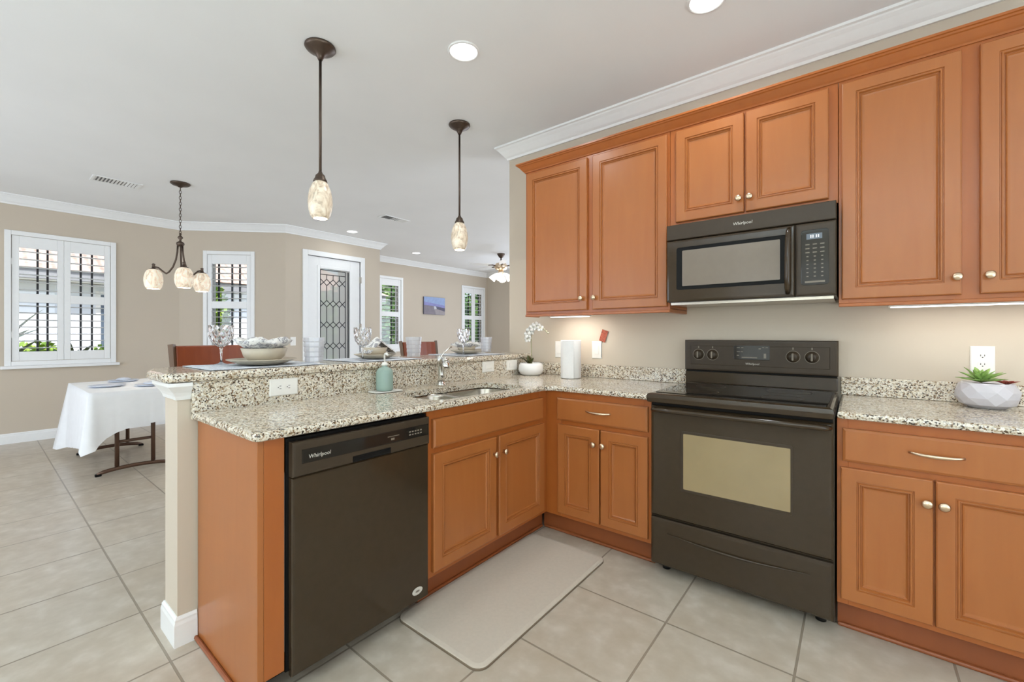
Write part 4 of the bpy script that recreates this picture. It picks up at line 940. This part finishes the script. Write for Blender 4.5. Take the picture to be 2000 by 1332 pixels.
# ------------------------------------------------------------------ folding table, cloth, plates
TZ = .728; TX0, TX1, TY0, TY1 = -6.22, -5.00, .605, 1.215
t = thing('folding_table', (-5.62, .91, 0), 'Folding table with brown metal legs under a white cloth by the window', 'table')
obj('tabletop', MB().prism(rpoly(TX0, TX1, TY0, TY1, .03), TZ-.04, TZ), 'white', t, .006)
for x in (-5.09, -6.15):
    y0, y1 = .66, 1.16
    fp = [(x, y0+(y1-y0)*k/12, .016+.030*math.sin(PI*min(1, max(0, k/12)))**.6) for k in range(13)]
    obj('foot_bar', MB().tube(fp, [.012]+[.017]*11+[.012], 8), 'brownmetal', t)
    for y in (.79, 1.04): obj('leg', MB().cyl((x, y, .06), (x, y, TZ-.04), .0165, 10), 'brownmetal', t)
    obj('cross_bar', MB().cyl((x, .79, .275), (x, 1.04, .275), .013, 8), 'brownmetal', t)
    obj('foot_cap', MB().box(x-.016, x+.016, y0-.012, y0+.03, 0, .02), 'blackd', t, .004); obj('foot_cap', MB().box(x-.016, x+.016, y1-.03, y1+.012, 0, .02), 'blackd', t, .004)
N = 40; per = []
L, Wd = TX1-TX0, TY1-TY0
def perim(n1, n2):
    out = []
    for k in range(n2): out.append((TX1, TY0+Wd*k/n2))
    for k in range(n1): out.append((TX1-L*k/n1, TY1))
    for k in range(n2): out.append((TX0, TY1-Wd*k/n2))
    for k in range(n1): out.append((TX0+L*k/n1, TY0))
    return out
per = perim(40, 24); cxm, cym = (TX0+TX1)/2, (TY0+TY1)/2
def drop(x, y):
    if x > TX1-1e-6: f = (y-TY0)/Wd; return .15*(1-f)**5+.335-.05*f
    if y < TY0+1e-6: f = (TX1-x)/L; return .465+.17*f
    return .33
rs = [[(cxm, cym, TZ+.004)]*len(per)]
rs = []
for s in (.5, .985): rs.append([(cxm+(x-cxm)*s, cym+(y-cym)*s, TZ+.003) for x, y in per])
for lev in range(9):
    f = lev/8; ring = []
    for i, (x, y) in enumerate(per):
        nx = (1 if x > TX1-1e-6 else (-1 if x < TX0+1e-6 else 0)); ny = (1 if y > TY1-1e-6 else (-1 if y < TY0+1e-6 else 0))
        cr = min(abs(x-TX0), abs(x-TX1))+min(abs(y-TY0), abs(y-TY1)); corner = math.exp(-(cr/.07)**2)
        ss = (x*5.2+y*7.1); amp = (.012+.016*math.sin(ss*4.3)**2)*f
        out = .006+.004*f+amp*(1+math.sin(ss*16))*.5+corner*.05*f*(1.8 if (x < TX0+.1 and y < TY0+.1) else 1)
        dx, dy = (nx, ny) if (nx or ny) else (0, 0); d = drop(x, y)+.02*corner
        ring.append((x+dx*out, y+dy*out, TZ+.003-.004*min(1, lev)-d*f))
    rs.append(ring)
single('tablecloth', MB().rings(rs, True, True, False, True), 'cloth', 'White cloth draped over the folding table by the window', 'tablecloth')
def tplate(x, y, r, label):
    t = thing('plate', (x, y, TZ+.003), label, 'plate', 'pale plates on the white cloth'); z = TZ+.0035
    obj('dish', MB().lathe([(r*.6, z), (r*.7, z+.003), (r, z+.016), (r*.98, z+.019), (r*.68, z+.008), (.002, z+.007)], (x, y, 0), n=36), 'blueplate', t)
    return t
tplate(-5.50, .785, .135, 'Pale blue plate nearest the left edge of the white cloth')
tplate(-5.30, 1.075, .13, 'Pale blue plate at the right side of the white cloth')
tplate(-5.98, .98, .125, 'Pale blue plate at the far end of the white cloth')
def tnap(x, y, label, seed):
    rs = []
    for k, (s, dz) in enumerate(((1, 0), (1, .012), (.8, .018), (.3, .015))):
        rs.append([(x+.075*s*math.cos(a)*(1+.15*math.sin(3*a+seed)), y+.055*s*math.sin(a)*(1+.15*math.sin(3*a+seed)), TZ+.0225+dz*(1+.3*math.sin(2*a+seed))) for a in [2*PI*i/24 for i in range(24)]])
    single('napkin', MB().rings(rs, True, True, True, True), 'blueplate', label, 'napkin', 'folded napkins on the table plates')
tnap(-5.30, 1.075, 'Folded pale napkin on the plate at the right of the white cloth', 1)
tnap(-5.98, .98, 'Folded pale napkin on the plate at the far end of the white cloth', 2)

# ------------------------------------------------------------------ picture on the living room wall
t = thing('canvas_print', F4(6.47, 1.67, 0), 'Blue and violet seaside print on the far wall', 'picture')
U0, U1, V0, V1 = 6.165, 6.78, 1.672, 2.06
obj('canvas', MB(F4).box(U0, U1, V0, V1, .002, .034), 'artside', t, .002)
def art(mat, pts): obj('print_area', MB(F4).rings([[(U0+(U1-U0)*a, V0+(V1-V0)*b, w) for a, b in pts] for w in (.0342, .0348)]), 'art_'+mat, t)
art('sky', [(.0, .72), (1, .55), (1, 1), (0, 1)]); art('cloud', [(0, .66), (.62, .56), (.62, .72), (.25, .88), (0, .92)]) if False else None
art('sea', [(0, .52), (.62, .48), (1, .40), (1, .549), (0, .719)]); art('sand', [(0, 0), (.55, 0), (.48, .30), (.45, .5), (0, .518)]); art('wet', [(.551, 0), (1, 0), (1, .2), (.6, .33), (.481, .3)])
art('foam', [(.452, .49), (.482, .305), (.6, .335), (.56, .47)]); art('pier', [(.602, .335), (1, .205), (1, .395), (.64, .44)])

# ------------------------------------------------------------------ outdoors
t = thing('neighbour_house', (-14, 2, -.14), 'Pale neighbouring house with terracotta tile roof outside the windows', 'house')
obj('house_wall', MB().box(-20, -13.4, -6, 8.6, -.14, 2.35), 'stucco', t)
obj('fascia', MB().box(-13.0, -12.82, -6.4, 9.0, 2.36, 2.56), 'fascia', t); obj('soffit', MB().box(-13.4, -13.0, -6.4, 9.0, 2.36, 2.39), 'trim', t)
obj('roof', MB().add([(-12.75, -6.5, 2.57), (-12.75, 9.1, 2.57), (-17.5, 6.2, 4.75), (-17.5, -3.6, 4.75), (-22, 9.1, 2.57), (-22, -6.5, 2.57)], [(0, 1, 2, 3), (1, 4, 2), (3, 2, 4, 5), (0, 3, 5), (0, 5, 4, 1)]), 'roof', t)
w_ = obj('house_window', MB().box(-13.41, -13.36, 1.72, 2.75, .2, 2.2), 'trim', t); obj('pane', MB().box(-13.36, -13.35, 1.80, 2.68, .28, 2.12), 'winglass', w_)
def bush(x, y, z, rx, ry, rz, n, lf, mat, label, name='shrub', cat='shrub', seed=1, trunk=0, core=.72):
    rn = random.Random(seed); mb = MB()
    for i in range(n):
        a = rn.uniform(0, 2*PI); q = rn.uniform(-1, 1); s = math.sqrt(1-q*q); k = rn.uniform(.55, 1.0)
        p = Vector((x+rx*k*s*math.cos(a), y+ry*k*s*math.sin(a), z+rz*k*q)); d = Vector((rn.uniform(-1, 1), rn.uniform(-1, 1), rn.uniform(-.6, .9))).normalized()
        s2 = d.orthogonal().normalized()*lf*.32; L_ = lf*rn.uniform(.7, 1.3)
        mb.add([tuple(p), tuple(p+d*L_*.5+s2), tuple(p+d*L_), tuple(p+d*L_*.5-s2)], [(0, 1, 2, 3)])
    mb.sphere((x, y, z), 1, 12, 8, rx*.62, ry*.62, rz*.66)
    t = thing(name, (x, y, -.14), label, cat)
    o = obj('foliage', mb, mat, t); o['kind'] = 'stuff'
    if trunk: obj('trunk', MB().tube([(x, y, -.14), (x+.05, y, z*.5), (x, y+.05, z)], [.12, .09, .05], 8), 'trunk', t)
    else: obj('stem', MB().cyl((x, y, -.14), (x, y, z-rz*.3), .02, 6), 'trunk', t)
def spiky(x, y, h, n, label, seed, mat='leafc'):
    rn = random.Random(seed); t = thing('spiky_plant', (x, y, -.14), label, 'plant')
    obj('stem', MB().cyl((x, y, -.14), (x, y, h*.35), .03, 6), 'trunk', t)
    for k in range(n):
        a = 2*PI*k/n*2.4+rn.uniform(-.2, .2); el = rn.uniform(.35, 1.35); f = k/n
        obj('frond', leaf(MB(), (x, y, h*(.25+.35*f)), (math.cos(a)*math.cos(el), math.sin(a)*math.cos(el), math.sin(el)), h*rn.uniform(.34, .50), .042, .22, 6), mat, t)
spiky(-8.75, .20, 1.75, 26, 'Spiky green plant at the lower left of the big dining window', 1)
spiky(-8.75, .88, 1.30, 22, 'Spiky green plant behind the middle of the big dining window', 2)
spiky(-8.75, 1.50, 1.5, 22, 'Spiky green plant at the right of the big dining window', 3)
for i, y in enumerate((-.35, .65, 1.65)): bush(-10.2, y, .62, .42, .46, .5, 700, .12, 'leafa', ['Yellow-green shrub low outside the left pane of the dining window', 'Yellow-green shrub low outside the centre of the dining window', 'Yellow-green shrub low outside the right pane of the dining window'][i], seed=20+i)
bush(-9.5, 2.90, 1.35, .20, .19, .78, 900, .12, 'leafa', 'Tall bright green shrub outside the narrow bay window', seed=31)
bush(-11.5, 6.6, 1.3, .8, .9, 1.3, 1500, .16, 'leafb', 'Dark green shrub beyond the entry door glass', seed=41)
bush(-11.0, 9.0, 1.5, 1.0, 1.0, 1.6, 1900, .18, 'leafb', 'Green leafy tree outside the narrow living room window', 'tree', 'tree', 42, 1)
bush(-11.2, 12.2, 1.6, 1.1, 1.2, 1.7, 2000, .18, 'leafb', 'Green leafy tree outside the two-panel living room window', 'tree', 'tree', 43, 1)
bush(-11.0, 14.4, 1.5, 1.1, 1.1, 1.7, 1800, .18, 'leafa', 'Pale green leafy tree far right beyond the living room window', 'tree', 'tree', 44, 1)
bush(-15.5, 10.8, 2.2, 1.5, 1.5, 2.2, 1800, .25, 'leafb', 'Large dark tree behind the living room windows', 'tree', 'tree', 45, 1)
